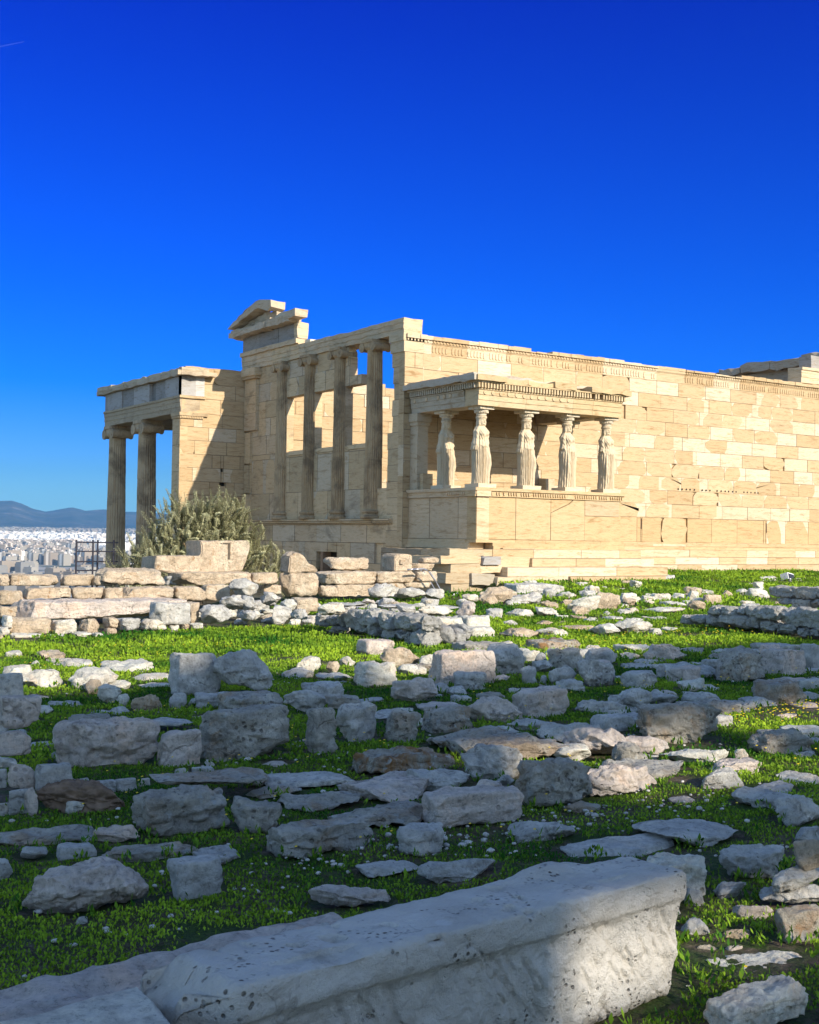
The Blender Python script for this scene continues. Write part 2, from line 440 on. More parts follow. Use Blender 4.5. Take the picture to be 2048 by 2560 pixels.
def build_city():
    rng = np.random.RandomState(5)
    m, n, l, b = newmat('city_render_wall')
    at = n.new('ShaderNodeAttribute'); at.attribute_name = 'tint'
    tc = n.new('ShaderNodeTexCoord'); br = n.new('ShaderNodeTexBrick')
    br.inputs['Color1'].default_value = (1, 1, 1, 1); br.inputs['Color2'].default_value = (0.9, 0.9, 0.9, 1); br.inputs['Mortar'].default_value = (0.45, 0.43, 0.4, 1)
    br.inputs['Scale'].default_value = 0.25; br.inputs['Mortar Size'].default_value = 0.08
    l.new(mix(n, l, 'MULTIPLY', 1.0, at.outputs['Color'], br.outputs['Color']), b.inputs['Base Color'])
    def shape(w, d, h, tint, roof):
        mb = MB(); mb.box(-w/2, w/2, -d/2, d/2, -8, h, tint)
        mb.box(-w/2+1.2, w/2-1.2, -d/2+1.2, d/2-1.2, h, h+2.8, tuple(x*0.93 for x in tint))
        mb.box(-2, 2, -2, 2, h+2.8, h+5.4, roof)
        return mb
    tints = [(0.66, 0.63, 0.58), (0.60, 0.57, 0.52), (0.72, 0.70, 0.66), (0.56, 0.49, 0.42), (0.64, 0.56, 0.48), (0.5, 0.5, 0.5)]
    pts = []
    for k in range(60000):
        if len(pts) > 5200: break
        sx = rng.uniform(-220, 420); r = 1600+(9000-1600)*math.sqrt(rng.uniform(0.0, 1))
        d = dirv(sx); x, y = CAM[0]+d[0]*r, CAM[1]+d[1]*r
        nz = fbm(np.array([[x/420, y/420, 0]]), 21, 3)[0]
        if nz < -0.42: continue
        pts.append((r, x, y, sx))
    pts.sort()
    vis = [p for p in pts if p[0] > 2450 and -10 < p[3] < 232]
    ind = vis[:300]; keep = set(map(id, ind))
    ga = YAW-0.2
    protos = []
    for i in range(8):
        mb = shape(rng.uniform(16, 34), rng.uniform(14, 24), rng.uniform(11, 26), tints[i % 6], (0.5, 0.42, 0.36))
        protos.append(mesh_np('city_building', mb.v, mb.f, m, False, mb.t))
    for r, x, y, sx in ind:
        o = obj('city_building', protos[rng.randint(8)], None, (x, y, float(zplain(r))), ga+rng.choice([0, 0.3, -0.25])+rng.choice([0, math.pi/2]))
        tag(o, 'small pale apartment block among many in the hazy city below', 'building', 'apartment blocks in the city below')
    big = MB()
    for p in pts:
        if id(p) in keep: continue
        r, x, y, sx = p
        w, d, h = rng.uniform(14, 38), rng.uniform(14, 26), rng.uniform(9, 24); z = float(zplain(r))
        c, s_ = math.cos(ga), math.sin(ga)
        mb = shape(w, d, h, tints[rng.randint(6)], (0.5, 0.42, 0.36))
        big.add([(x+c*a-s_*b_, y+s_*a+c*b_, z+e) for a, b_, e in mb.v], mb.f, mb.t[0])
    o = obj('distant_city', mesh_np('distant_city', big.v, big.f, m, False, big.t))
    tag(o, 'mass of tiny white buildings spreading over the plain below the mountains', 'city', kind='stuff')
build_city()

def build_haze():
    mb = MB(); mb.box(-13500, 13500, -13500, 13500, -130, 320)
    m = bpy.data.materials.new('haze'); m.use_nodes = True
    n, l = m.node_tree.nodes, m.node_tree.links
    n.remove(n['Principled BSDF'])
    v = n.new('ShaderNodeVolumePrincipled'); v.inputs['Color'].default_value = (0.13, 0.50, 1.0, 1)
    v.inputs['Density'].default_value = 4.8e-5; v.inputs['Anisotropy'].default_value = 0.0
    l.new(v.outputs[0], n['Material Output'].inputs['Volume'])
    o = obj('haze', mesh_np('haze', mb.v, mb.f, m)); tag(o, kind='stuff')
build_haze()

def contrail():
    def at(sx, sy, r):
        d = FW+RT*(sx-1024)/FPX-UP*(sy-1280)/FPX; return tuple(CAM+d*r)
    mb = MB(); pts = [at(-260+k*20, 168-k*4.0, 6500) for k in range(17)]
    mb.tube(pts, [9-0.45*k for k in range(17)], 8)
    m, n, l, b = newmat('vapour'); b.inputs['Base Color'].default_value = (0.55, 0.8, 1.0, 1)
    tr = n.new('ShaderNodeBsdfTransparent'); ms = n.new('ShaderNodeMixShader'); ms.inputs[0].default_value = 0.975
    l.new(b.outputs[0], ms.inputs[1]); l.new(tr.outputs[0], ms.inputs[2]); l.new(ms.outputs[0], n['Material Output'].inputs[0])
    o = mb.build('vapour_trail', m, None, True); tag(o, 'short faint white vapour trail high in the deep blue sky', 'vapour trail')
contrail()
# ------------------------------------------------------------------ the temple
OLD = [(0.49, 0.36, 0.21), (0.50, 0.37, 0.22), (0.47, 0.34, 0.195), (0.515, 0.39, 0.24), (0.495, 0.37, 0.225)]
NEW = [(0.585, 0.48, 0.34), (0.56, 0.455, 0.315), (0.60, 0.50, 0.365)]
def jt(t, rng, a=0.05): k = 1+rng.uniform(-a, a); return tuple(x*k for x in t)
def cut_rects(r, holes):
    out = [r]
    for (a0, a1, b0, b1) in holes:
        nx = []
        for (u0, u1, v0, v1) in out:
            if a1 <= u0 or a0 >= u1 or b1 <= v0 or b0 >= v1: nx.append((u0, u1, v0, v1)); continue
            c0, c1 = max(u0, a0), min(u1, a1)
            if c0 > u0+0.03: nx.append((u0, c0, v0, v1))
            if c1 < u1-0.03: nx.append((c1, u1, v0, v1))
            if b0 > v0+0.03: nx.append((c0, c1, v0, b0))
            if b1 < v1-0.03: nx.append((c0, c1, b1, v1))
        out = nx
    return out
def slab_face(mb, fn, poly, back, front, c, tint):
    """block with a chamfered front edge; poly CCW in (u,v)"""
    n = len(poly); us = [p[0] for p in poly]; vs_ = [p[1] for p in poly]
    cu, cv = (min(us)+max(us))/2, (min(vs_)+max(vs_))/2
    hu, hv = max((max(us)-min(us))/2, 0.02), max((max(vs_)-min(vs_))/2, 0.02)
    inn = [(cu+(u-cu)*max(0.3, 1-c/hu), cv+(v-cv)*max(0.3, 1-c/hv)) for u, v in poly]
    V = [fn(u, v, back) for u, v in poly]+[fn(u, v, front-c) for u, v in poly]+[fn(u, v, front) for u, v in inn]
    F = [tuple(range(n-1, -1, -1)), tuple(range(2*n, 3*n))]
    for i in range(n):
        j = (i+1) % n
        F += [(i, j, n+j, n+i), (n+i, n+j, 2*n+j, 2*n+i)]
    mb.add(V, F, tint)
    k = len(mb.t)-len(F)+2          # joint shade put into the chamfer tint, as the frontal sun casts none
    for i in range(n): mb.t[k+2*i+1] = tuple(x*0.5 for x in tint)
def chipped(u0, u1, v0, v1, rng, p=0.5, big=0.34):
    w, h = u1-u0, v1-v0; poly = []
    for k, (u, v, su, sv) in enumerate([(u0, v0, 1, 1), (u1, v0, -1, 1), (u1, v1, -1, -1), (u0, v1, 1, -1)]):
        if rng.random() < p*(1.15 if v == v1 else 0.75):
            a = rng.uniform(0.08, big)*min(w, 1.0); b_ = rng.uniform(0.15, 0.62)*h
            pts = [(u, v+sv*b_), (u+su*a*rng.uniform(0.15, 0.4), v+sv*b_*rng.uniform(0.5, 0.8)), (u+su*a*rng.uniform(0.5, 0.75), v+sv*b_*rng.uniform(0.12, 0.35)), (u+su*a, v)]
            if k in (1, 3): pts = pts[::-1]
            poly += pts
        else: poly.append((u, v))
    return poly
def masonry(mb, fn, u0, u1, courses, blen, thick, rng, holes=(), pal=OLD, newp=0.3, chip=0.5, proud=0.008, new_pal=NEW, strip=0.12, ch=0.011):
    """dressed blocks laid in courses; broken corners show the newer marble patched in behind"""
    for ci, (v0, v1) in enumerate(courses):
        u = u0; first = True
        while u < u1-0.02:
            L = blen*rng.uniform(0.86, 1.14)
            if first: L *= (0.5 if ci % 2 else 1.0); first = False
            e = u+L
            if u1-e < 0.35*blen: e = u1
            for (a, b_, c, d) in cut_rects((u, e, v0, v1), holes):
                pr = rng.uniform(-proud, proud); whole = (b_-a > 0.8*(e-u) and d-c > 0.8*(v1-v0))
                r = rng.random()
                if whole and r < newp:
                    slab_face(mb, fn, [(a, c), (b_, c), (b_, d), (a, d)], -thick, pr, ch, jt(rng.choice(new_pal), rng))
                elif whole and rng.random() < chip:
                    hollow = rng.random() < 0.09        # some broken corners were never patched
                    slab_face(mb, fn, [(a, c), (b_, c), (b_, d), (a, d)], -thick, pr-(0.07 if hollow else 0), ch*0.6, jt(rng.choice(pal if hollow else new_pal), rng))
                    x0, x1 = a, b_
                    if rng.random() < strip*2.2:
                        s_ = rng.uniform(0.1, 0.35)*(b_-a)
                        if rng.random() < 0.5: x0 += s_
                        else: x1 -= s_
                    poly = chipped(x0+0.002, x1-0.002, c+0.002, d-0.002, rng, 0.55)
                    slab_face(mb, fn, poly, pr-0.09, pr+0.0035, 0.003, jt(rng.choice(pal), rng, 0.05))
                else:
                    slab_face(mb, fn, [(a, c), (b_, c), (b_, d), (a, d)], -thick, pr, ch, jt(rng.choice(pal), rng, 0.05))
            u = e
def rows(z0, z1, h):
    n = max(1, round((z1-z0)/h)); return [(z0+(z1-z0)*i/n, z0+(z1-z0)*(i+1)/n) for i in range(n)]
south = lambda y0: (lambda u, v, w: (u, y0-w, v))        # outward = -y, u = x
west = lambda x0: (lambda u, v, w: (x0-w, -u, v))        # outward = -x, u = -y
H = 6.59

T = empty('ancient_temple', (0, 0, 0), 'ruined honey coloured marble temple with columns, long block wall and a porch carried by statues', 'temple')

def temple_south_wall():
    rng = random.Random(3); mb = MB()
    fn = south(0)
    holes = []
    masonry(mb, fn, 0.66, 20.03, [(0.26, 1.14)], 1.32, 0.62, rng, [(10.06, 10.12, 0.72, 1.08), (16.66, 16.72, 0.68, 1.04)], newp=0.0, chip=0.35, pal=[(0.495, 0.355, 0.195), (0.48, 0.34, 0.185), (0.505, 0.37, 0.21)])
    masonry(mb, fn, 0.66, 20.03, rows(1.14, 6.02, 0.488), 1.27, 0.62, rng, [(11.3+k*0.215, 11.36+k*0.215, 2.125, 2.19) for k in range(22) if k not in (5, 9, 16)] if False else [], newp=0.2, chip=0.8)
    for x in (10.09, 16.69): mb.box(x-0.03, x+0.03, 0.02, 0.03, 0.72, 1.08, (0.09, 0.06, 0.04))
    o = mb.build('south_wall', M['wall'], T)
    # putlog holes in a row, their shade drawn as dark discs
    d = MB()
    for k in range(22):
        if k in (5, 9, 16): continue
        x = 11.9+k*0.205+rng.uniform(-0.02, 0.02); d.lathe([(0.034, 0.0), (0.034, 0.0125)], 0, 0, 10, (0.14, 0.09, 0.05))
        n_ = 20
        for i in range(len(d.v)-n_, len(d.v)):
            vx, vy, vz = d.v[i]; d.v[i] = (x+vx, -vz-0.005, 2.19+vy)
    d.build('beam_hole_shade_row', M['dark'], o)
    b = MB()
    # toichobate moulding at the foot
    for (z0, z1, p) in ((0.0, 0.085, 0.09), (0.085, 0.12, 0.06), (0.12, 0.20, 0.075), (0.20, 0.262, 0.035)):
        x = 5.9
        while x < 20.1:
            e = min(x+rng.uniform(1.2, 2.2), 20.12); b.box(x+0.003, e-0.003, -p+rng.uniform(-0.004, 0.004), 0.02, z0, z1, jt(rng.choice(OLD[:4]+NEW[1:2]), rng), jit=0.003, rng=rng); x = e
    b.build('foot_moulding', M['wall'], T)
    # crowning band: bead, leaf row, anthemion row, broken top
    e_ = MB(); x = 0.0
    while x < 20.05:
        L = rng.uniform(0.9, 1.7); e = min(x+L, 20.06); t = jt(rng.choice(OLD[1:4]+NEW[1:2]), rng, 0.06)
        brk = rng.random()
        top = H-(rng.uniform(0.02, 0.11) if brk < 0.45 else 0)
        e_.box(x+0.003, e-0.003, -0.012, 0.62, 6.02, 6.33, t)
        e_.box(x+0.003, e-0.003, -0.03, 0.60, 6.33, 6.36, t)
        e_.box(x+0.002, e-0.002, -0.05, 0.60, 6.36, 6.45, jt(t, rng))
        pr = 0.12 if brk > 0.25 else 0.07
        n = 4; px = x
        for k in range(n):
            qx = x+(e-x)*(k+1)/n
            e_.box(px+0.001, qx-0.001, -pr-rng.uniform(-0.015, 0.02), 0.6, 6.45, top-rng.uniform(0, 0.03), jt(t, rng)); px = qx
        if brk > 0.12:
            k = x+0.06
            while k < e-0.05:
                # tongue (leaf) in the upper row, palmette in the lower row
                e_.box(k-0.025, k+0.025, -0.075, -0.04, 6.375, 6.44, t)
                if rng.random() < 0.86:
                    hh = rng.uniform(0.75, 1.0)
                    e_.prism([(k-0.045, 6.10), (k-0.012, 6.07), (k+0.012, 6.07), (k+0.045, 6.10), (k+0.04, 6.10+0.17*hh), (k, 6.10+0.22*hh), (k-0.04, 6.10+0.17*hh)], south(0.0), 0.0, 0.034, t)
                k += 0.125
        x = e
    e_.build('crown_moulding', M['wall'], T)
temple_south_wall()

def temple_steps():
    rng = random.Random(8); mb = MB()
    def run(x0, x1, y, z0, z1, depth=0.9, L=(1.1, 2.3), pal=OLD[1:4]+NEW[1:3], back=None):
        x = x0
        while x < x1-0.05:
            e = min(x+rng.uniform(*L), x1)
            if x1-e < 0.5: e = x1
            j = rng.uniform(-0.008, 0.008)
            slab_face(mb, south(y+j), [(x, z0), (e, z0), (e, z1), (x, z1)], -depth, 0, 0.008, jt(rng.choice(pal), rng)); x = e
    # along the main wall, right of the porch
    run(6.0, 22.5, -0.33, -0.26, 0.0); run(6.0, 22.5, -0.63, -0.52, -0.262); run(6.0, 22.5, -0.93, -0.80, -0.522)
    # in front of the porch
    run(0.55, 6.35, -3.80, -0.25, 0.0, 3.6); run(1.75, 6.62, -4.10, -0.50, -0.252, 3.9); run(0.62, 6.90, -4.40, -0.765, -0.502, 4.2)
    run(2.75, 6.6, -4.62, -1.08, -0.768, 4.2, (0.8, 1.5), OLD[:3])
    run(1.0, 2.2, -3.7, 0.0, 0.04, 0.3)
    mb.build('platform_step', M['wall'], T)
    # broken west end of the platform: loose laid courses
    br = MB(); pal = [(0.50, 0.385, 0.245), (0.44, 0.35, 0.23), (0.55, 0.44, 0.30)]
    def blk(x0, x1, z0, z1, y0=-4.25, dy=1.5, t=None):
        br.box(x0, x1, y0+rng.uniform(0, 0.12), y0+dy, z0, z1, t or jt(rng.choice(pal), rng, 0.1), jit=0.02, rng=rng)
    blk(-0.95, 0.22, -0.20, 0.0, -3.9); blk(0.22, 1.05, -0.20, 0.0, -3.85)
    blk(-1.5, -0.1, -0.425, -0.205, -4.25); blk(-0.08, 0.52, -0.425, -0.21, -4.3, t=(0.36, 0.345, 0.33)); blk(0.52, 1.74, -0.50, -0.21, -4.12)
    blk(-1.2, -0.14, -0.665, -0.43, -4.3); blk(-0.13, 0.62, -0.67, -0.44, -4.2)
    blk(-1.46, -0.66, -0.925, -0.67, -4.35); blk(-0.64, 0.12, -0.99, -0.675, -4.5, t=(0.42, 0.37, 0.29)); blk(0.12, 2.7, -1.05, -0.77, -4.62, t=(0.56, 0.46, 0.32))
    blk(-1.24, -0.6, -1.19, -0.93, -4.35); blk(-0.6, 0.6, -1.3, -0.99, -4.3)
    br.box(-0.9, 2.7, -3.4, -0.2, -3.2, -0.03, (0.3, 0.25, 0.18)); br.box(-0.4, 6.5, -3.9, -0.1, -3.2, -0.8, (0.3, 0.25, 0.18))
    br.build('broken_platform_end', M['wall'], T, rough=0.02, sub=0.22)
    # porch base mouldings, west corner damaged
temple_steps()

def ionic(parent, x, y, z0, z1, R, seed, axis='x', drums=3, mat=None, tone=(0.46, 0.375, 0.265)):
    rng = random.Random(seed)
    mat = mat or M['column']; h = z1-z0; zb = z0+0.30*R/0.31; zc = z1-0.42*R/0.31
    nf = 24; per = 5; n = nf*per
    zs = []; cuts = sorted([zb+(zc-zb)*(k+rng.uniform(-0.12, 0.12))/drums for k in range(1, drums)])
    for k in range(16): zs.append((zb+(zc-zb)*k/15, 0))
    for c in cuts: zs += [(c-0.012, 0), (c-0.006, 1), (c+0.006, 1), (c+0.012, 0)]
    zs.sort(); V = []; F = []
    dx = {}
    for z, gr in zs:
        t = (z-zb)/(zc-zb); r0 = R*(1-0.15*t-0.02*t*t)
        dr = sum(1 for c in cuts if z > c); o = dx.setdefault(dr, (rng.uniform(-0.008, 0.008), rng.uniform(-0.008, 0.008)))
        for k in range(n):
            a = 2*math.pi*k/n; ph = (k % per)/per
            fl = 0.0 if (t < 0.015 or t > 0.985) else 0.085*math.sin(math.pi*ph)
            r = r0*(1-fl-(0.03 if gr else 0))
            V.append((x+o[0]+r*math.cos(a), y+o[1]+r*math.sin(a), z))
    V = np.array(V); V[:, :2] += (0.012*R/0.31*fbm(V*np.array([5, 5, 2.2]), seed, 3))[:, None]*np.array([1, 1])
    for i in range(len(zs)-1):
        for k in range(n): F.append((i*n+k, i*n+(k+1) % n, (i+1)*n+(k+1) % n, (i+1)*n+k))
    F.append(tuple((len(zs)-1)*n+k for k in range(n)))
    col = obj('column', mesh_np('column', V, F, mat, False, [tone]*len(F)), parent)
    b = MB(); s = R/0.31
    b.lathe([(R*1.32, z0), (R*1.36, z0+0.05*s), (R*1.32, z0+0.10*s), (R*1.14, z0+0.12*s), (R*1.10, z0+0.16*s), (R*1.14, z0+0.185*s), (R*1.24, z0+0.20*s), (R*1.24, z0+0.26*s), (R*1.05, z0+0.285*s), (R*1.0, z0+0.31*s)], x, y, 32, tone)
    b.build('base', mat, col, False)
    c = MB(); rt = R*0.83
    c.lathe([(rt, zc-0.02), (rt*1.02, zc+0.06*s), (rt*1.2, zc+0.10*s), (rt*1.32, zc+0.155*s), (rt*1.2, zc+0.2*s)], x, y, 28, tone)
    vr = 0.155*s; hx = R*1.12; zv = zc+0.17*s
    def fx(u, v, w): return (x+w, y+u, v) if axis == 'x' else (x+u, y+w, v)
    # volute scroll bolsters: two rolls with raised spiral rims and eyes
    for sgn in (-1, 1):
        n_ = 20
        for (w0, w1, rr) in ((-R*1.0, R*1.0, vr*0.86), (-R*1.06, -R*0.9, vr), (R*0.9, R*1.06, vr), (-R*1.10, -R*1.0, vr*0.3), (R*1.0, R*1.10, vr*0.3)):
            c.prism([(sgn*hx+rr*math.cos(2*math.pi*k/n_), zv+rr*math.sin(2*math.pi*k/n_)) for k in range(n_)], fx, w0, w1, tone)
    c.prism([(-hx, zv+0.02*s), (hx, zv+0.02*s), (hx, zv+vr), (-hx, zv+vr)], fx, -R*0.98, R*0.98, tone)
    c.box(x-R*1.08, x+R*1.08, y-R*1.08, y+R*1.08, zv+vr, z1, tone)
    c.build('capital', mat, col, False, rough=0.006*s, sub=0.5)
    return col

WPAL = [(0.58, 0.435, 0.265), (0.54, 0.40, 0.24), (0.61, 0.465, 0.29), (0.57, 0.44, 0.29), (0.49, 0.375, 0.23)]  # warm bounce light on the shaded west side is put into these tones
WNEW = [(0.56, 0.46, 0.33), (0.52, 0.43, 0.31)]
def temple_west_wall():
    rng = random.Random(14); mb = MB(); fn = west(0.0)
    # basement, u = -y
    door = (-5.35, -3.98, -2.9, -0.23)
    masonry(mb, fn, -11.1, 0.0, [(-3.3, -2.6), (-2.6, -1.9), (-1.9, -1.2), (-1.2, -0.55), (-0.55, 0.1), (0.1, 0.69)], 1.6, 0.65, rng, [door], pal=WPAL, newp=0.08, chip=0.25, new_pal=WNEW, proud=0.012)
    # sill moulding
    for z0, z1, p in ((0.69, 0.74, 0.05), (0.74, 0.81, 0.13), (0.81, 0.88, 0.17)):
        u = -11.1
        while u < -0.55:
            e = min(u+rng.uniform(1.2, 2.0), -0.55); slab_face(mb, fn, [(u, z0), (e, z0), (e, z1), (u, z1)], -0.3, p+rng.uniform(-0.008, 0.008), 0.01, jt(rng.choice(WPAL), rng)); u = e
    # screen wall between the half columns, set back, with three window openings
    fs = west(0.03)
    holes = [(-7.74, -6.36, 3.30, 5.28), (-5.68, -4.32, 3.30, 5.28), (-3.62, -2.24, 3.30, 5.28), (-2.1, -0.62, 1.84, 6.62),
             (-3.35, -1.8, 5.6, 6.62), (-2.6, -1.8, 5.27, 5.66), (-3.45, -3.2, 6.25, 6.62), (-2.28, -1.8, 4.4, 5.41), (-7.5, -7.38, 4.5, 4.9), (-4.32, -4.1, 4.95, 5.4)]
    masonry(mb, fs, -10.95, -0.62, [(0.88, 1.84), (1.84, 3.10), (3.10, 3.30), (3.30, 4.0), (4.0, 4.65), (4.65, 5.28), (5.28, 5.95), (5.95, 6.59)], 1.03, 0.3, rng, holes, pal=WPAL, newp=0.12, chip=0.4, new_pal=WNEW, proud=0.01)
    for (a, b_) in ((-7.5, -6.2), (-5.45, -4.2), (-3.4, -2.1)):
        slab_face(mb, west(0.0), [(a, 3.16), (b_, 3.16), (b_, 3.32), (a, 3.32)], -0.4, 0, 0.01, jt(WPAL[2], rng))
    mb.build('west_wall', M['west'], T)
    dk = MB(); dk.box(0.3, 0.34, 3.9, 5.4, -3.0, -0.2, (0.03, 0.025, 0.02)); dk.build('doorway_shade_panel', M['dark'], T)  # dark panel stands for the shade inside the doorway
    fr = MB(); fr.box(-0.02, 0.3, 4.86, 5.02, -2.9, -0.23, (0.3, 0.2, 0.13)); fr.build('door_post', M['west'], T)
    # corner piers (antae)
    an = MB()
    edge = [0.9, 0.9, 0.86, 0.92, 0.88, 0.84, 0.9, 0.62, 0.66, 0.55, 0.6, 0.66, 0.7]
    zs = [-0.0+0.507*k for k in range(14)]
    for k in range(13):
        z0, z1 = zs[k], zs[k+1]
        slab_face(an, west(-0.02), [(-edge[k]-rng.uniform(0, 0.05), z0), (-0.002, z0), (-0.002, z1), (-edge[k]-rng.uniform(0, 0.05), z1)], -0.72, rng.uniform(-0.004, 0.01), 0.008, jt(rng.choice(WPAL), rng, 0.09))
    an.box(-0.10, 0.66, -0.05, 0.78, 6.36, 6.585, (0.55, 0.44, 0.29))
    an.box(-0.07, 0.66, -0.035, 0.74, 6.02, 6.36, (0.55, 0.44, 0.29))
    masonry(an, south(-0.02), -0.03, 0.66, rows(0.26, 6.02, 0.488), 0.7, 0.3, rng, newp=0.0, chip=0.2)
    an.build('corner_pier', M['west'], T)
    an2 = MB()
    for z0, z1 in rows(4.25, 6.2, 0.65): slab_face(an2, west(-0.10), [(-10.95, z0), (-9.95, z0), (-9.95, z1), (-10.95, z1)], -0.4, 0, 0.008, jt(rng.choice(WPAL), rng))
    an2.box(-0.20, 0.2, 9.85, 10.97, 6.2, 6.3, WPAL[1]); an2.box(-0.25, 0.2, 9.8, 10.97, 6.3, 6.587, WPAL[2])
    for z0, z1, w in ((3.0, 4.2, 0.5), (1.9, 2.95, 0.35), (0.9, 1.85, 0.45)): slab_face(an2, west(-0.06), [(-10.95, z0), (-10.95+w, z0), (-10.95+w, z1), (-10.95, z1)], -0.3, 0, 0.01, jt(rng.choice(WPAL), rng))
    an2.build('corner_pier', M['west'], T, rough=0.012, sub=0.4)
    for k, yc in enumerate((1.82, 3.88, 5.94, 8.0)):
        c = ionic(T, 0.04, yc, 0.88, 6.585, 0.295, 40+k, 'x', 4 if k == 2 else 3, tone=((0.47, 0.345, 0.205), (0.42, 0.305, 0.18), (0.40, 0.29, 0.17), (0.48, 0.355, 0.215))[k])
    # architrave over the west front: three fasciae, broken top
    ar = MB(); y = 0.0
    segs = [(0.0, 2.5, 7.06), (2.5, 4.6, 7.05), (4.6, 6.75, 7.06), (6.75, 8.8, 7.12), (8.8, 11.25, 7.12)]
    for (a, b_, zt) in segs:
        t = jt(rng.choice(WPAL[2:4]), rng)
        for k, (z0, z1, p) in enumerate(((6.59, 6.75, 0.0), (6.75, 6.91, 0.02), (6.91, zt, 0.04))):
            ar.box(-0.04-p, 0.62, a+0.004, b_-0.004, z0+0.001, z1, t)
    ar.box(-0.16, 0.62, 6.76, 11.25, 7.12, 7.28, WPAL[3])
    ar.box(0.05, 0.5, 6.1, 6.5, 7.07, 7.2, (0.7, 0.62, 0.5))
    ar.build('architrave', M['west'], T, rough=0.02, sub=0.3)
    # dark limestone frieze and the surviving gable corner
    fz = MB(); fz.box(-0.02, 0.36, 6.9, 8.35, 7.285, 7.86, (0.30, 0.285, 0.27)); fz.box(-0.03, 0.36, 8.36, 9.9, 7.285, 7.86, (0.27, 0.26, 0.25)); fz.box(-0.02, 0.36, 9.91, 11.3, 7.285, 7.86, (0.31, 0.295, 0.275))
    fz.build('frieze', M['west'], T, rough=0.006, sub=0.4)
    gb = MB(); t = (0.52, 0.42, 0.30)
    gb.box(-0.46, 0.3, 8.75, 11.7, 7.87, 8.06, t); gb.box(-0.38, 0.3, 8.4, 11.7, 8.06, 8.16, t)
    gb.box(-0.05, 0.36, 6.86, 7.15, 7.3, 7.9, (0.56, 0.46, 0.32))
    gb.box(-0.40, 0.12, 6.9, 8.74, 7.88, 8.12, t); gb.box(-0.36, 0.12, 6.6, 8.1, 8.12, 8.27, (0.55, 0.46, 0.34)); gb.box(-0.44, 0.05, 6.35, 6.95, 7.96, 8.24, t)
    gb.build('cornice', M['west'], T, rough=0.05, sub=0.25, seed=4)
    rk = MB()
    wf = lambda u, v, w: (w, -u, v)
    rk.prism([(-11.75, 8.2), (-8.5, 8.2), (-8.5, 8.5), (-9.35, 8.62)], wf, -0.05, 0.2, (0.44, 0.36, 0.26))
    rk.prism([(-11.95, 8.24), (-11.6, 8.24), (-9.3, 8.74), (-8.55, 8.5), (-8.35, 8.6), (-8.35, 8.86), (-9.3, 9.02), (-11.4, 8.5)], wf, -0.40, 0.2, t)
    rk.build('gable_fragment', M['west'], T, rough=0.05, sub=0.22, seed=9)
temple_west_wall()

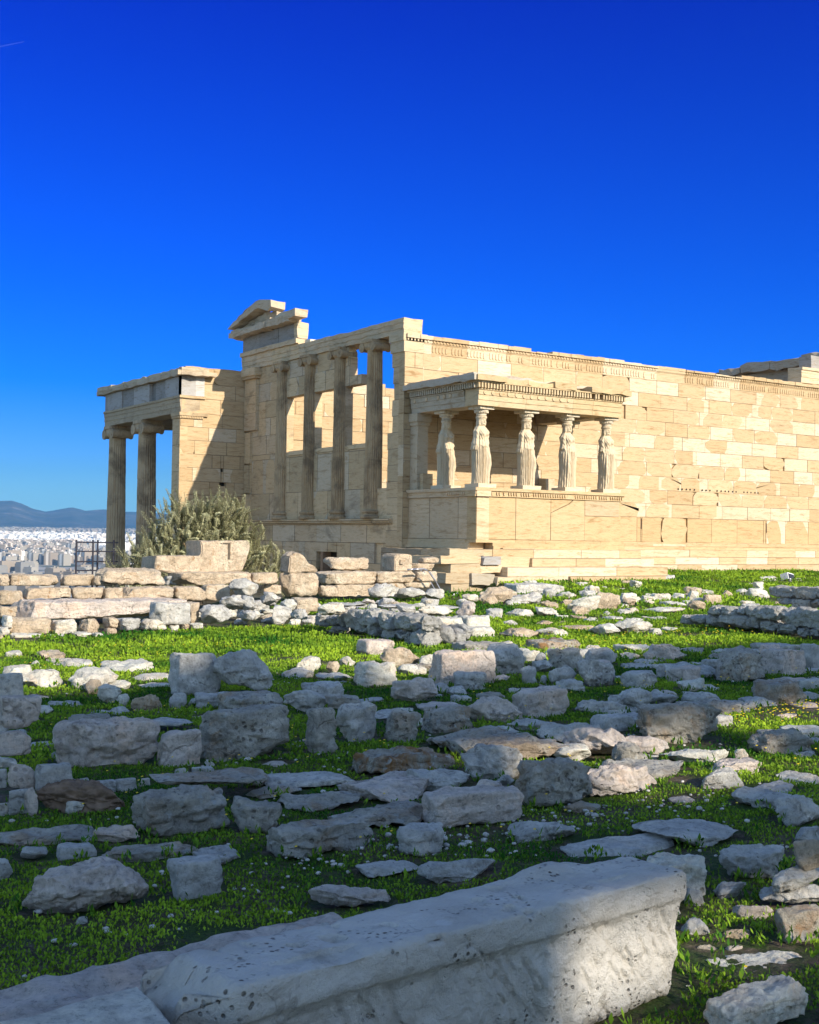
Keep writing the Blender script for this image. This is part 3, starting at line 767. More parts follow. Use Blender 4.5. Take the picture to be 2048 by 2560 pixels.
def temple_inner():
    rng = random.Random(22); mb = MB()
    # north wall seen through the openings: its lit inner face, stepped broken top
    holes = [(9.5, 30, 6.0, 7.5), (0.6, 2.4, 6.0, 7.5), (3.4, 4.2, 6.1, 7.5), (5.9, 7.5, 6.35, 7.5), (4.4, 4.62, 2.2, 2.6), (12, 30, 5.5, 7)]
    masonry(mb, south(10.35), 0.66, 20.0, rows(-3.0, 6.5, 0.5), 1.2, 0.65, rng, holes, newp=0.15, chip=0.5, proud=0.03)
    mb.build('north_wall', M['wall'], T)
    # return wall of the north porch
    r = MB()
    masonry(r, south(10.98), -2.67, 0.5, rows(-3.3, 4.81, 0.52), 1.15, 0.68, rng, [(-1.02, -0.90, 2.67, 2.80), (-1.05, -0.80, 2.14, 2.27)], newp=0.05, chip=0.2, pal=OLD[:4])
    masonry(r, south(10.98), -2.64, 0.5, rows(4.81, 6.5, 0.57), 1.5, 0.64, rng, newp=0.05, chip=0.1, pal=OLD[1:4])
    r.box(-0.9, -0.75, 11.1, 11.2, 2.1, 2.85, (0.06, 0.05, 0.04)); r.box(-1.1, -0.85, 11.1, 11.2, 2.1, 2.85, (0.06, 0.05, 0.04))
    r.build('porch_return_wall', M['wall'], T)
    a = MB()
    a.box(-2.72, -1.78, 10.92, 11.70, 4.60, 4.70, OLD[1]); a.box(-2.75, -1.6, 10.88, 11.72, 4.70, 4.82, OLD[3])
    for k in range(9): a.box(-2.66+k*0.1, -2.60+k*0.1, 10.90, 10.93, 4.615, 4.69, OLD[1])
    for k in range(6): a.box(-2.745, -2.715, 11.0+k*0.11, 11.07+k*0.11, 4.615, 4.69, OLD[1])
    for z0, z1 in rows(-3.3, 4.6, 1.0): slab_face(a, west(-2.68), [(-11.68, z0), (-10.985, z0), (-10.985, z1), (-11.68, z1)], -0.3, 0.01, 0.008, jt(rng.choice(WPAL), rng))
    a.build('anta', M['west'], T)
    e = MB()
    for y0, y1 in ((10.98, 13.9), (13.9, 16.9), (16.9, 19.05)):
        for z0, z1, p in ((4.825, 5.02, 0.0), (5.02, 5.2, 0.015), (5.2, 5.36, 0.03), (5.36, 5.45, 0.07)):
            e.box(-2.67-p, -1.9, y0+0.004, y1-0.004, z0, z1-0.001, jt((0.43, 0.345, 0.235), rng))
    for y0, y1 in ((10.95-0.05, 10.98),): e.box(-2.74, -1.7, y0, y1, 5.36, 5.45, OLD[1])
    e.box(-2.6, 7.6, 18.1, 18.9, 4.825, 5.44, (0.43, 0.345, 0.235))
    e.build('porch_architrave', M['west'], T, rough=0.012, sub=0.4)
    f = MB(); y = 10.93
    for L, c, p in ((1.55, 0.40, 0.03), (1.1, 0.30, -0.03), (0.5, 0.22, -0.1), (1.65, 0.42, 0.03), (1.35, 0.29, -0.02), (1.7, 0.38, 0.03), (0.35, 0.3, 0)):
        f.box(-2.64-p, -2.1, y+0.004, y+L-0.004, 5.455, 6.17, (c, c*0.965, c*0.93)); y += L
    f.box(-2.67, -1.75, 10.94, 11.2, 5.457, 6.168, (0.52, 0.50, 0.48))
    f.build('porch_frieze', M['west'], T)
    c = MB(); y = 10.6
    for L in (2.0, 1.6, 2.3, 1.5, 1.75):
        c.box(-2.82, -1.7, y+0.01, y+L-0.01, 6.18, 6.33+rng.uniform(-0.01, 0.03), jt((0.46, 0.375, 0.27), rng)); c.box(-2.8, -1.7, y+0.03, y+L-0.03, 6.33, 6.47+rng.uniform(-0.02, 0.04), jt((0.5, 0.42, 0.3), rng)); y += L
    c.box(-2.95, -1.4, 10.62, 11.0, 6.19, 6.34, (0.5, 0.4, 0.28)); c.box(-2.5, -0.1, 11.0, 11.6, 6.5, 6.56, OLD[2]); c.box(-2.75, 8.0, 11.3, 19.4, 6.2, 6.42, (0.42, 0.35, 0.26))
    c.build('porch_cornice', M['west'], T, rough=0.03, sub=0.3, seed=6)
    for k, yc in enumerate((15.22, 18.56)):
        ionic(T, -2.27, yc, -2.9, 4.82, 0.42, 60+k, 'x', 4, tone=(0.50, 0.38, 0.245))
    s = MB(); s.box(-16, -0.05, -3.6, 10.9, -3.3, -3.12, (0.60, 0.50, 0.37)); s.build('court_bounce_floor', M['wall'], T)  # unseen pale floor slab added to bounce warm light onto the west wall
    s = MB(); s.box(-3.2, 8, 11, 19.6, -3.3, -2.9, (0.4, 0.33, 0.24)); s.build('porch_floor', M['wall'], T)
    for yc in (0.45, 2.56, 4.67): ionic(T, 21.75, yc, 0.0, 6.6, 0.35, 80+int(yc), 'x', 4, tone=(0.50, 0.38, 0.245))
    s = MB(); s.box(20.1, 22.6, -0.6, 11.3, -0.8, -0.004, (0.5, 0.4, 0.27)); s.build('porch_floor', M['wall'], T)
    # east front: the piece of entablature that rises above the long wall
    g_ = MB()
    for x0, x1 in ((18.65, 20.6), (20.6, 22.4)):
        for z0, z1, p in ((6.61, 6.82, 0.0), (6.82, 7.0, 0.02), (7.0, 7.12, 0.03), (7.12, 7.22, 0.08)): g_.box(x0, x1-0.006, -0.02-p, 0.62, z0, z1-0.001, jt((0.60, 0.47, 0.31), rng))
    g_.box(19.3, 22.3, 0.03, 0.6, 7.22, 7.75, (0.33, 0.31, 0.29))
    g_.box(20.35, 22.0, 0.62, 5.3, 6.6, 7.5, (0.36, 0.32, 0.27)); g_.box(20.3, 22, 5.3, 10.5, 6.6, 7.05, (0.36, 0.32, 0.27))
    g_.build('east_entablature', M['wall'], T, rough=0.02, sub=0.35)
    h = MB()
    for y0, y1, zt in ((-0.5, 1.0, 8.0), (1.0, 2.6, 7.86), (2.6, 4.2, 7.88), (4.2, 5.35, 7.8), (5.4, 6.0, 7.65)): h.box(19.95, 22.3, y0+0.02, y1-0.02, 7.52, zt, jt((0.42, 0.35, 0.27), rng))
    h.build('east_cornice', M['wall'], T, rough=0.07, sub=0.3, seed=12)
temple_inner()

def maiden_porch():
    rng = random.Random(31)
    X0, X1, Y0 = 0.19, 5.77, -3.49
    p = MB(); pal = [(0.50, 0.365, 0.205), (0.515, 0.38, 0.22), (0.485, 0.35, 0.19)]
    # orthostates south and west
    fs, fw = south(Y0), west(X0)
    xs = [X0, 1.62, 2.95, 4.28, X1]
    for i in range(4):
        if i == 2:
            slab_face(p, fs, [(xs[2], 0.27), (xs[3], 0.27), (xs[3], 1.5), (xs[2]+0.9, 1.5), (xs[2]+0.72, 1.36), (xs[2]+0.35, 1.22), (xs[2], 1.08)], -0.45, 0.004, 0.006, pal[1])
            slab_face(p, fs, [(xs[2], 1.09), (xs[2]+0.34, 1.235), (xs[2]+0.70, 1.375), (xs[2]+0.87, 1.5), (xs[2], 1.5)], -0.45, -0.004, 0.006, pal[0])
        elif i == 3:
            slab_face(p, fs, [(xs[3], 0.27), (xs[4], 0.27), (xs[4], 1.02), (xs[3], 1.02)], -0.45, 0.0, 0.006, pal[0])
            slab_face(p, fs, [(xs[3], 1.026), (xs[4]-0.07, 1.026), (xs[4]-0.07, 1.5), (xs[3], 1.5)], -0.45, 0.012, 0.006, (0.47, 0.36, 0.23))
        else:
            slab_face(p, fs, [(xs[i], 0.27), (xs[i+1], 0.27), (xs[i+1], 1.5), (xs[i], 1.5)], -0.45, rng.uniform(-0.004, 0.004), 0.012, pal[i % 3])
    us = [0.0, 1.15, 2.6, 3.17, 3.49]
    for i in range(4):
        a, b_ = us[i], us[i+1]
        slab_face(p, fw, [(a, 0.27), (b_, 0.27), (b_, 1.5), (a, 1.5)], -0.45, rng.uniform(-0.012, 0.006), 0.012, jt(WPAL[3], rng))
    slab_face(p, lambda u, v, w: (X1+w, u, v), [(Y0, 0.27), (-0.0, 0.27), (-0.0, 1.5), (Y0, 1.5)], -0.45, 0, 0.01, pal[0])
    # upper mouldings with egg and dart
    segs = [(-0.09, 0.9), (0.9, 2.75), (2.75, 3.35), (3.35, 4.6), (4.6, 5.68)]
    for a, b_ in segs:
        t = jt(pal[1], rng); p.box(X0+a+0.002, X0+b_-0.002, Y0-0.10, Y0+0.5, 1.66, 1.75, t); p.box(X0+a+0.002, X0+b_-0.002, Y0-0.05, Y0+0.46, 1.50, 1.66, t)
        k = X0+a+0.05
        while k < X0+b_-0.04:
            if rng.random() < 0.93: p.prism([(k-0.03, 1.63), (k-0.024, 1.56), (k, 1.53), (k+0.024, 1.56), (k+0.03, 1.63)], fs, 0.04, 0.085, t)
            k += 0.092
    for a, b_ in ((0.0, 1.35), (1.35, 2.1), (2.1, 3.58)):
        t = jt(WPAL[3], rng)
        p.box(X0-0.10, X0+0.5, Y0+3.49-b_, Y0+3.49-a-0.004, 1.66, 1.748, t); p.box(X0-0.05, X0+0.46, Y0+3.49-b_, Y0+3.49-a-0.004, 1.50, 1.66, t)
        if a > 1.9:
            k = a+0.05
            while k < b_-0.03:
                p.prism([(k-0.03, 1.63), (k-0.024, 1.56), (k, 1.53), (k+0.024, 1.56), (k+0.03, 1.63)], fw, 0.04, 0.085, t); k += 0.092
    # base mouldings
    for z0, z1, pr in ((0.0, 0.09, 0.10), (0.09, 0.18, 0.06), (0.18, 0.268, 0.03)):
        a = X0+0.55 if z0 < 0.1 else X0-pr
        while a < X1+0.1:
            e = min(a+rng.uniform(0.9, 1.6), X1+0.1); p.box(a+0.003, e-0.003, Y0-pr, Y0+0.5, z0, z1-0.001, jt(pal[0], rng)); a = e
        p.box(X0-pr*0.7, X0+0.5, Y0+0.3, 0.0, z0, z1-0.001, jt(WPAL[2], rng))
    p.box(X0+0.4, X1-0.4, Y0+0.4, -0.05, 0.3, 1.15, (0.5, 0.42, 0.3))
    p.build('porch_podium', M['wall'], T, rough=0.004, sub=0.6)
    # back pilasters
    q = MB(); t = (0.50, 0.41, 0.29)
    q.box(0.22, 0.60, -0.42, -0.02, 1.751, 3.72, t); q.box(0.18, 0.64, -0.46, -0.02, 3.72, 3.84, t); q.box(0.14, 0.68, -0.50, -0.02, 3.84, 4.09, t)
    q.box(0.30, 0.66, -0.62, -0.43, 1.751, 2.25, OLD[3]); q.box(0.66, 0.95, -0.6, -0.1, 1.751, 1.9, OLD[3])
    q.build('pilaster', M['porch'], T, rough=0.01, sub=0.3)
    q = MB(); q.box(5.35, 5.72, -0.40, -0.02, 1.751, 2.3, t); q.build('pilaster', M['porch'], T, rough=0.02, sub=0.3)
    # entablature
    e = MB(); pe = [(0.50, 0.375, 0.215), (0.525, 0.405, 0.25)]
    xs = [(X0-0.0, 1.95), (1.95, 3.75), (3.75, 4.55), (4.55, 5.75)]
    for i, (a, b_) in enumerate(xs):
        t = jt(pe[1] if i < 2 else pe[0], rng)
        for z0, z1, pr in ((4.095, 4.25, 0.0), (4.25, 4.40, 0.02), (4.40, 4.54, 0.04), (4.54, 4.575, 0.07)):
            e.box(a+0.003, b_-0.003, Y0-pr, Y0+0.62, z0, z1-0.001, t)
    for a, b_ in ((-2.87, -1.35), (-1.35, -0.1)):
        t = jt((0.47, 0.40, 0.30), rng)
        for z0, z1, pr in ((4.095, 4.25, 0.0), (4.25, 4.40, 0.02), (4.40, 4.54, 0.04), (4.54, 4.575, 0.07)):
            e.box(X0-pr, X0+0.62, a+0.003, b_-0.003, z0, z1-0.001, t)
            e.box(X1-0.64, X1-0.02, a+0.003, b_-0.003, z0, z1-0.001, t)
    # discs on the upper fascia
    def disc(fn, u, v, t, w0, w1, r=0.06):
        e.prism([(u+r*math.cos(2*math.pi*k/14), v+r*math.sin(2*math.pi*k/14)) for k in range(14)], fn, w0, w1, t)
    for k in range(19):
        u = X0+0.22+k*0.285
        if 3.7 < u < 4.0 or u > 5.3: continue
        if u < 3.8 or rng.random() < 0.4: disc(fs, u, 4.465, pe[1], 0.03, 0.062)
    for k in range(10):
        u = 0.35+k*0.31
        if rng.random() < 0.6: disc(fw, u, 4.465, WPAL[3], 0.03, 0.062)
    # dentils
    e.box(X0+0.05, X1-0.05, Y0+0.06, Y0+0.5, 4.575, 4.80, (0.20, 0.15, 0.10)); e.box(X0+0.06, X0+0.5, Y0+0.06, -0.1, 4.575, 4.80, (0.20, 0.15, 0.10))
    u = X0-0.08
    while u < X1+0.02:
        if rng.random() < 0.96: e.box(u, u+0.058, Y0-0.14, Y0+0.07, 4.585, 4.735, jt(pe[1], rng, 0.1))
        u += 0.108
    u = 0.2
    while u < 3.5:
        e.box(X0-0.14, X0+0.07, -u-0.058, -u, 4.585, 4.735, jt((0.47, 0.40, 0.30), rng)); u += 0.108
    e.box(X0-0.16, X1+0.1, Y0-0.16, Y0+0.3, 4.737, 4.775, pe[0]); e.box(X0-0.16, X0+0.3, Y0-0.16, -0.1, 4.737, 4.774, (0.47, 0.4, 0.3))
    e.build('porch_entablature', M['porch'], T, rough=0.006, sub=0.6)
    r = MB()
    # cornice slabs, broken along the front
    for a, b_, zt, pr in ((X0-0.22, 1.05, 4.93, 0.25), (1.05, 1.9, 4.92, 0.12), (1.9, 2.9, 4.90, 0.13), (2.9, 3.75, 4.95, 0.20), (4.35, X1+0.2, 4.93, 0.22)):
        r.box(a, b_, Y0-pr, -0.1, 4.778, zt, jt(pe[0], rng))
    r.box(3.7, 4.4, Y0+0.35, -0.1, 4.776, 4.9, pe[0])
    r.box(X0-0.30, X0+0.8, Y0-0.2, -0.05, 4.779, 4.94, (0.46, 0.40, 0.32)); r.box(X0-0.1, 2.2, Y0+0.1, -0.02, 4.93, 5.03, (0.44, 0.39, 0.33))
    r.box(2.2, X1, Y0+0.3, -0.02, 4.92, 5.0, (0.5, 0.42, 0.32))
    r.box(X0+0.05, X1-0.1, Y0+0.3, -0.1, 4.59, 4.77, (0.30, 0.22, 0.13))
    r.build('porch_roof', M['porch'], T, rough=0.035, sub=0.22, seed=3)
maiden_porch()

# ------------------------------------------------------------------ the six marble women
def caryatid_mesh(mir=False, seed=1, damage=False):
    nt = 176
    st = np.array([  # z, half width, half depth, y offset (front = -y)
        (0.00, .262, .215, 0), (0.04, .258, .21, 0), (0.30, .245, .20, 0), (0.60, .245, .20, -.005), (0.85, .255, .205, -.005), (1.00, .262, .21, -.005),
        (1.06, .26, .205, -.005), (1.12, .252, .20, -.005), (1.28, .215, .17, 0), (1.36, .208, .175, -.005), (1.45, .212, .18, -.005), (1.54, .212, .16, 0), (1.60, .198, .13, .01),
        (1.635, .17, .115, .02), (1.66, .115, .105, .02), (1.685, .095, .10, .02), (1.705, .098, .11, .0), (1.74, .106, .125, -.008), (1.80, .118, .140, -.005), (1.87, .130, .152, .0),
        (1.93, .140, .158, .0), (1.965, .136, .150, .0), (1.985, .12, .13, 0)], float)
    zs = np.unique(np.concatenate([np.linspace(0, 1.62, 90), np.linspace(1.62, 1.985, 46)]))
    th = np.linspace(0, 2*np.pi, nt, endpoint=False)
    Z, Th = np.meshgrid(zs, th, indexing='ij')
    a = np.interp(Z, st[:, 0], st[:, 1]); b = np.interp(Z, st[:, 0], st[:, 2]); oy = np.interp(Z, st[:, 0], st[:, 3])
    c, s = np.cos(Th), np.sin(Th)           # s<0 front
    e = np.where(Z > 1.67, 2.0, 2.35)
    rr = 1/((np.abs(c)/a)**e+(np.abs(s)/b)**e)**(1/e)
    front = sm(0.1, -0.4, s)
    gx = lambda x0, w: np.exp(-((rr*c-x0)/w)**2)
    gz = lambda z0, w: np.exp(-((Z-z0)/w)**2)
    d = np.zeros_like(Z)
    # deep vertical folds of the skirt on the standing side, smooth cloth over the bent leg
    stand = sm(0.10, -0.02, c*rr)
    low = sm(1.15, 1.05, Z)
    ph = Th*15+0.25*np.sin(Z*3+Th*4)
    fold = (np.abs(np.sin(ph))**0.7-0.6)*0.056
    ph2 = Th*21+Z*1.6
    d += low*(stand*fold+(1-stand)*0.012*np.sin(ph2)*np.where(s > 0, 2.2, 1.0))
    d += low*front*(gx(0.12, 0.08))*(0.105*gz(0.66, 0.30)+0.035*gz(0.2, 0.3))          # knee and shin
    d -= low*front*gx(0.02, 0.025)*0.035*sm(0.0, 0.4, Z)
    # overfold hem and pouch
    hem = 1.10+0.035*np.cos(Th*2)+0.012*np.sin(Th*7)
    d += 0.016*sm(hem, hem+0.015, Z)*sm(1.30, 1.16, Z)
    up = sm(1.12, 1.16, Z)*sm(1.62, 1.56, Z)
    d += up*0.008*np.sin(Th*17+2.5*np.abs(c)+Z*7)*(1-0.6*front*sm(1.3, 1.42, Z))
    d += up*front*0.008*np.sin(46*(Z-2.4*(rr*c)**2*4))*sm(1.2, 1.3, Z)
    d += front*gz(1.45, 0.06)*(gx(0.09, 0.055)+gx(-0.09, 0.055))*0.055
    # upper arms and broken stumps
    side = np.exp(-((np.abs(c)-1)/0.16)**2)
    armz = sm(1.10, 1.14, Z)*sm(1.54, 1.44, Z)
    lo = np.where(c > 0, 1.16, 0.96)
    armz2 = sm(lo, lo+0.03, Z)*sm(1.62, 1.53, Z)
    d += side*armz2*0.05
    groove = np.exp(-((np.abs(c)-0.83)/0.05)**2)*armz2
    d -= groove*0.034
    # hair falling on the shoulders and back
    back = sm(0.0, 0.6, s)
    d += back*sm(1.36, 1.5, Z)*sm(1.8, 1.65, Z)*0.06*np.exp(-(c/0.75)**2)
    d += np.exp(-((np.abs(c)-0.9)/0.25)**2)*sm(-0.75, -0.35, s)*gz(1.73, 0.11)*0.045*sm(1.55, 1.63, Z)
    d += sm(1.885, 1.91, Z)*sm(1.985, 1.95, Z)*0.012*(1+0.5*np.sin(Th*24+Z*60))*(1-0.0*front)
    # face
    fx = np.exp(-(rr*c/0.016)**2)*front
    d += fx*(0.022*np.exp(-((Z-1.795)/0.022)**2)+0.014*np.exp(-((Z-1.83)/0.02)**2))
    for x0 in (-0.042, 0.042): d -= front*np.exp(-((rr*c-x0)/0.022)**2)*0.02*np.exp(-((Z-1.836)/0.014)**2)
    d -= front*np.exp(-(rr*c/0.03)**2)*0.009*np.exp(-((Z-1.762)/0.007)**2)
    d += front*np.exp(-(rr*c/0.03)**2)*0.010*np.exp(-((Z-1.733)/0.014)**2)
    d -= np.exp(-((np.abs(c)-0.8)/0.2)**2)*front*0.012*gz(1.745, 0.03)
    P = np.stack([Th.ravel()*0+np.cos(Th).ravel()*9, np.sin(Th).ravel()*9, Z.ravel()*14], 1)
    d += (0.010*fbm(P*0.5, seed, 4)).reshape(Z.shape)*sm(1.66, 1.55, Z)
    R_ = rr+d
    sway = 0.018*np.sin(np.pi*np.clip(Z/1.6, 0, 1))*-1
    X = R_*c+sway; Y = R_*s+oy
    sl = 1-0.07*sm(1.7, 1.6, Z); X = X*sl
    if mir: X = -X
    V = np.stack([X.ravel(), Y.ravel(), Z.ravel()], 1)
    nz = len(zs); F = []
    i, j = np.meshgrid(np.arange(nz-1), np.arange(nt), indexing='ij')
    q0 = (i*nt+j).ravel(); q1 = (i*nt+(j+1) % nt).ravel()
    F = np.stack([q0, q1, q1+nt, q0+nt], 1)
    if mir: F = F[:, ::-1]
    F = [tuple(f) for f in F.tolist()]+[tuple((nz-1)*nt+k for k in range(nt))[:: (-1 if mir else 1)]]
    return mesh_np('caryatid', V, F, M['statue'], True, [(0.56, 0.46, 0.32)]*len(F))
def caryatids():
    ma, mb_ = caryatid_mesh(False, 3), caryatid_mesh(True, 8)
    c = MB(); t = (0.60, 0.52, 0.40)
    c.lathe([(0.125, 1.98), (0.15, 1.99), (0.15, 2.01), (0.14, 2.018), (0.17, 2.055), (0.215, 2.11), (0.222, 2.145), (0.21, 2.155)], 0, 0, 28, t)
    for k in range(24):
        an = 2*math.pi*k/24; c.box(0.188*math.cos(an)-0.016, 0.188*math.cos(an)+0.016, 0.188*math.sin(an)-0.016, 0.188*math.sin(an)+0.016, 2.06, 2.135, t)
    c.box(-0.265, 0.265, -0.265, 0.265, 2.156, 2.238, t)
    cm = mesh_np('capital', c.v, c.f, M['statue'], False, c.t)
    pl = MB(); pl.box(-0.34, 0.34, -0.31, 0.31, -0.105, 0.012, (0.6, 0.5, 0.36), jit=0.012, rng=random.Random(2))
    pm = mesh_np('plinth', pl.v, pl.f, M['porch'], False, pl.t)
    spots = [(0.60, -3.12, ma, 'armless marble woman at the near corner of the porch, head facing the front'),
             (2.28, -3.12, ma, 'armless marble woman second from the porch corner in the front row'),
             (3.87, -3.12, mb_, 'armless marble woman third in the front row, lit wall behind her'),
             (5.47, -3.12, mb_, 'armless marble woman at the far right end of the porch front'),
             (0.58, -1.42, ma, 'marble woman on the shaded porch side with her head and chest in shadow'),
             (5.40, -1.42, mb_, 'marble woman at the rear far side, mostly hidden behind the third front one')]
    for i, (x, y, me, lab) in enumerate(spots):
        z = 1.857
        o = obj('caryatid_statue', me, None, (x, y, z)); tag(o, lab, 'statue', 'marble women carrying the porch roof')
        obj('capital', cm, o); obj('plinth', pm, o)
        o.rotation_euler = (0, 0, (0.06, -0.04, 0.03, -0.08, 0.0, 0.0)[i])
caryatids()
WALL_MID= [(-10.5, -13.65, -1.205, 0.28, 0.42, 0.224, 900), (-10.5, -14.0, -1.155, 0.28, 0.42, 0.166, 901), (-10.5, -14.07, -1.295, 0.25, 0.42, 0.152, 902), (-10.5, -14.3, -1.174, 0.15, 0.42, 0.259, 903), (-10.5, -14.67, -1.174, 0.51, 0.42, 0.296, 904), (-10.5, -14.88, -1.235, 0.3, 0.42, 0.186, 905), (-10.5, -15.14, -1.103, 0.43, 0.42, 0.258, 906), (-10.5, -15.24, -1.246, 0.15, 0.42, 0.197, 907), (-10.5, -15.61, -1.297, 0.45, 0.42, 0.211, 908), (-10.5, -15.6, -1.121, 0.39, 0.42, 0.258, 909), (-10.5, -16.17, -1.085, 0.64, 0.42, 0.244, 910), (-10.5, -16.05, -1.233, 0.34, 0.42, 0.152, 911), (-10.5, -16.27, -1.358, 0.1, 0.42, 0.25, 912), (-10.5, -16.52, -1.318, 0.41, 0.42, 0.264, 913), (-10.5, -16.66, -1.065, 0.26, 0.42, 0.216, 914)]
WALL_RIGHT= [(-3.9, -15.49, -1.231, 0.29, 0.42, 0.177, 900), (-3.9, -15.77, -1.196, 0.38, 0.42, 0.158, 901), (-3.9, -16.12, -1.228, 0.5, 0.42, 0.215, 902), (-3.9, -16.61, -1.204, 0.8, 0.42, 0.221, 903), (-3.9, -17.02, -1.192, 0.23, 0.42, 0.217, 904), (-3.9, -17.3, -1.235, 0.41, 0.42, 0.215, 905), (-3.9, -16.16, -1.022, 0.31, 0.42, 0.173, 906), (-3.9, -16.46, -1.003, 0.37, 0.42, 0.154, 907), (-3.9, -16.74, -0.986, 0.27, 0.42, 0.142, 908), (-3.9, -16.99, -0.987, 0.33, 0.42, 0.168, 909), (-3.9, -17.34, -1.028, 0.53, 0.42, 0.231, 910), (-3.9, -17.74, -1.065, 0.55, 0.42, 0.26, 911), (-3.9, -18.21, -1.109, 0.78, 0.42, 0.319, 912), (-3.9, -18.6, -1.022, 0.41, 0.42, 0.188, 913), (-3.9, -17.58, -1.246, 0.13, 0.42, 0.18, 914), (-3.9, -17.78, -1.247, 0.37, 0.42, 0.178, 915), (-3.9, -18.08, -1.255, 0.25, 0.42, 0.16, 916), (-3.9, -18.55, -1.175, 0.47, 0.42, 0.173, 917), (-3.9, -18.3, -1.254, 0.24, 0.42, 0.159, 918), (-3.9, -18.94, -0.999, 0.46, 0.42, 0.216, 919), (-3.9, -18.89, -1.179, 0.38, 0.42, 0.186, 920), (-3.0, -16.98, -0.682, 0.72, 0.42, 0.206, 921), (-3.0, -17.43, -0.693, 0.55, 0.42, 0.219, 922), (-3.0, -17.82, -0.673, 0.63, 0.42, 0.199, 923), (-3.0, -17.02, -0.811, 0.46, 0.42, 0.137, 924), (-3.0, -17.32, -0.849, 0.39, 0.42, 0.159, 925), (-3.0, -17.64, -0.809, 0.42, 0.42, 0.151, 926), (-3.0, -17.88, -0.812, 0.44, 0.42, 0.133, 927), (-3.0, -18.25, -0.667, 0.56, 0.42, 0.196, 928), (-3.0, -18.2, -0.8, 0.47, 0.42, 0.137, 929)]
ROCK_GROUPS= {'$R1': ('pale rubble stone in the lowest courses of the left terrace wall above the lawn', 'rubble at the foot of the terrace wall'), '$R2': ('small grey stone in the row on top of the brown earth bank', 'stones along the earth bank'), '$R3': ('small pale stone in the far stone row between the lawn and the temple wall', 'stones of the far row'), '$R4': ('low flat stone before the left end of the right hand dry stone wall', 'flat stones before the right wall'), '$R5': ('flat pale stone sunk in the sunny grass below the platform steps', 'flat stones in the sunny grass'), '$R6': ('thin blue grey stone sunk in the shaded grass of the right field', 'thin stones in the shaded grass'), '$R7': ('thin pale rock sheet in the sunny grass of the left rock group', 'rock sheets in the sunny left grass')}
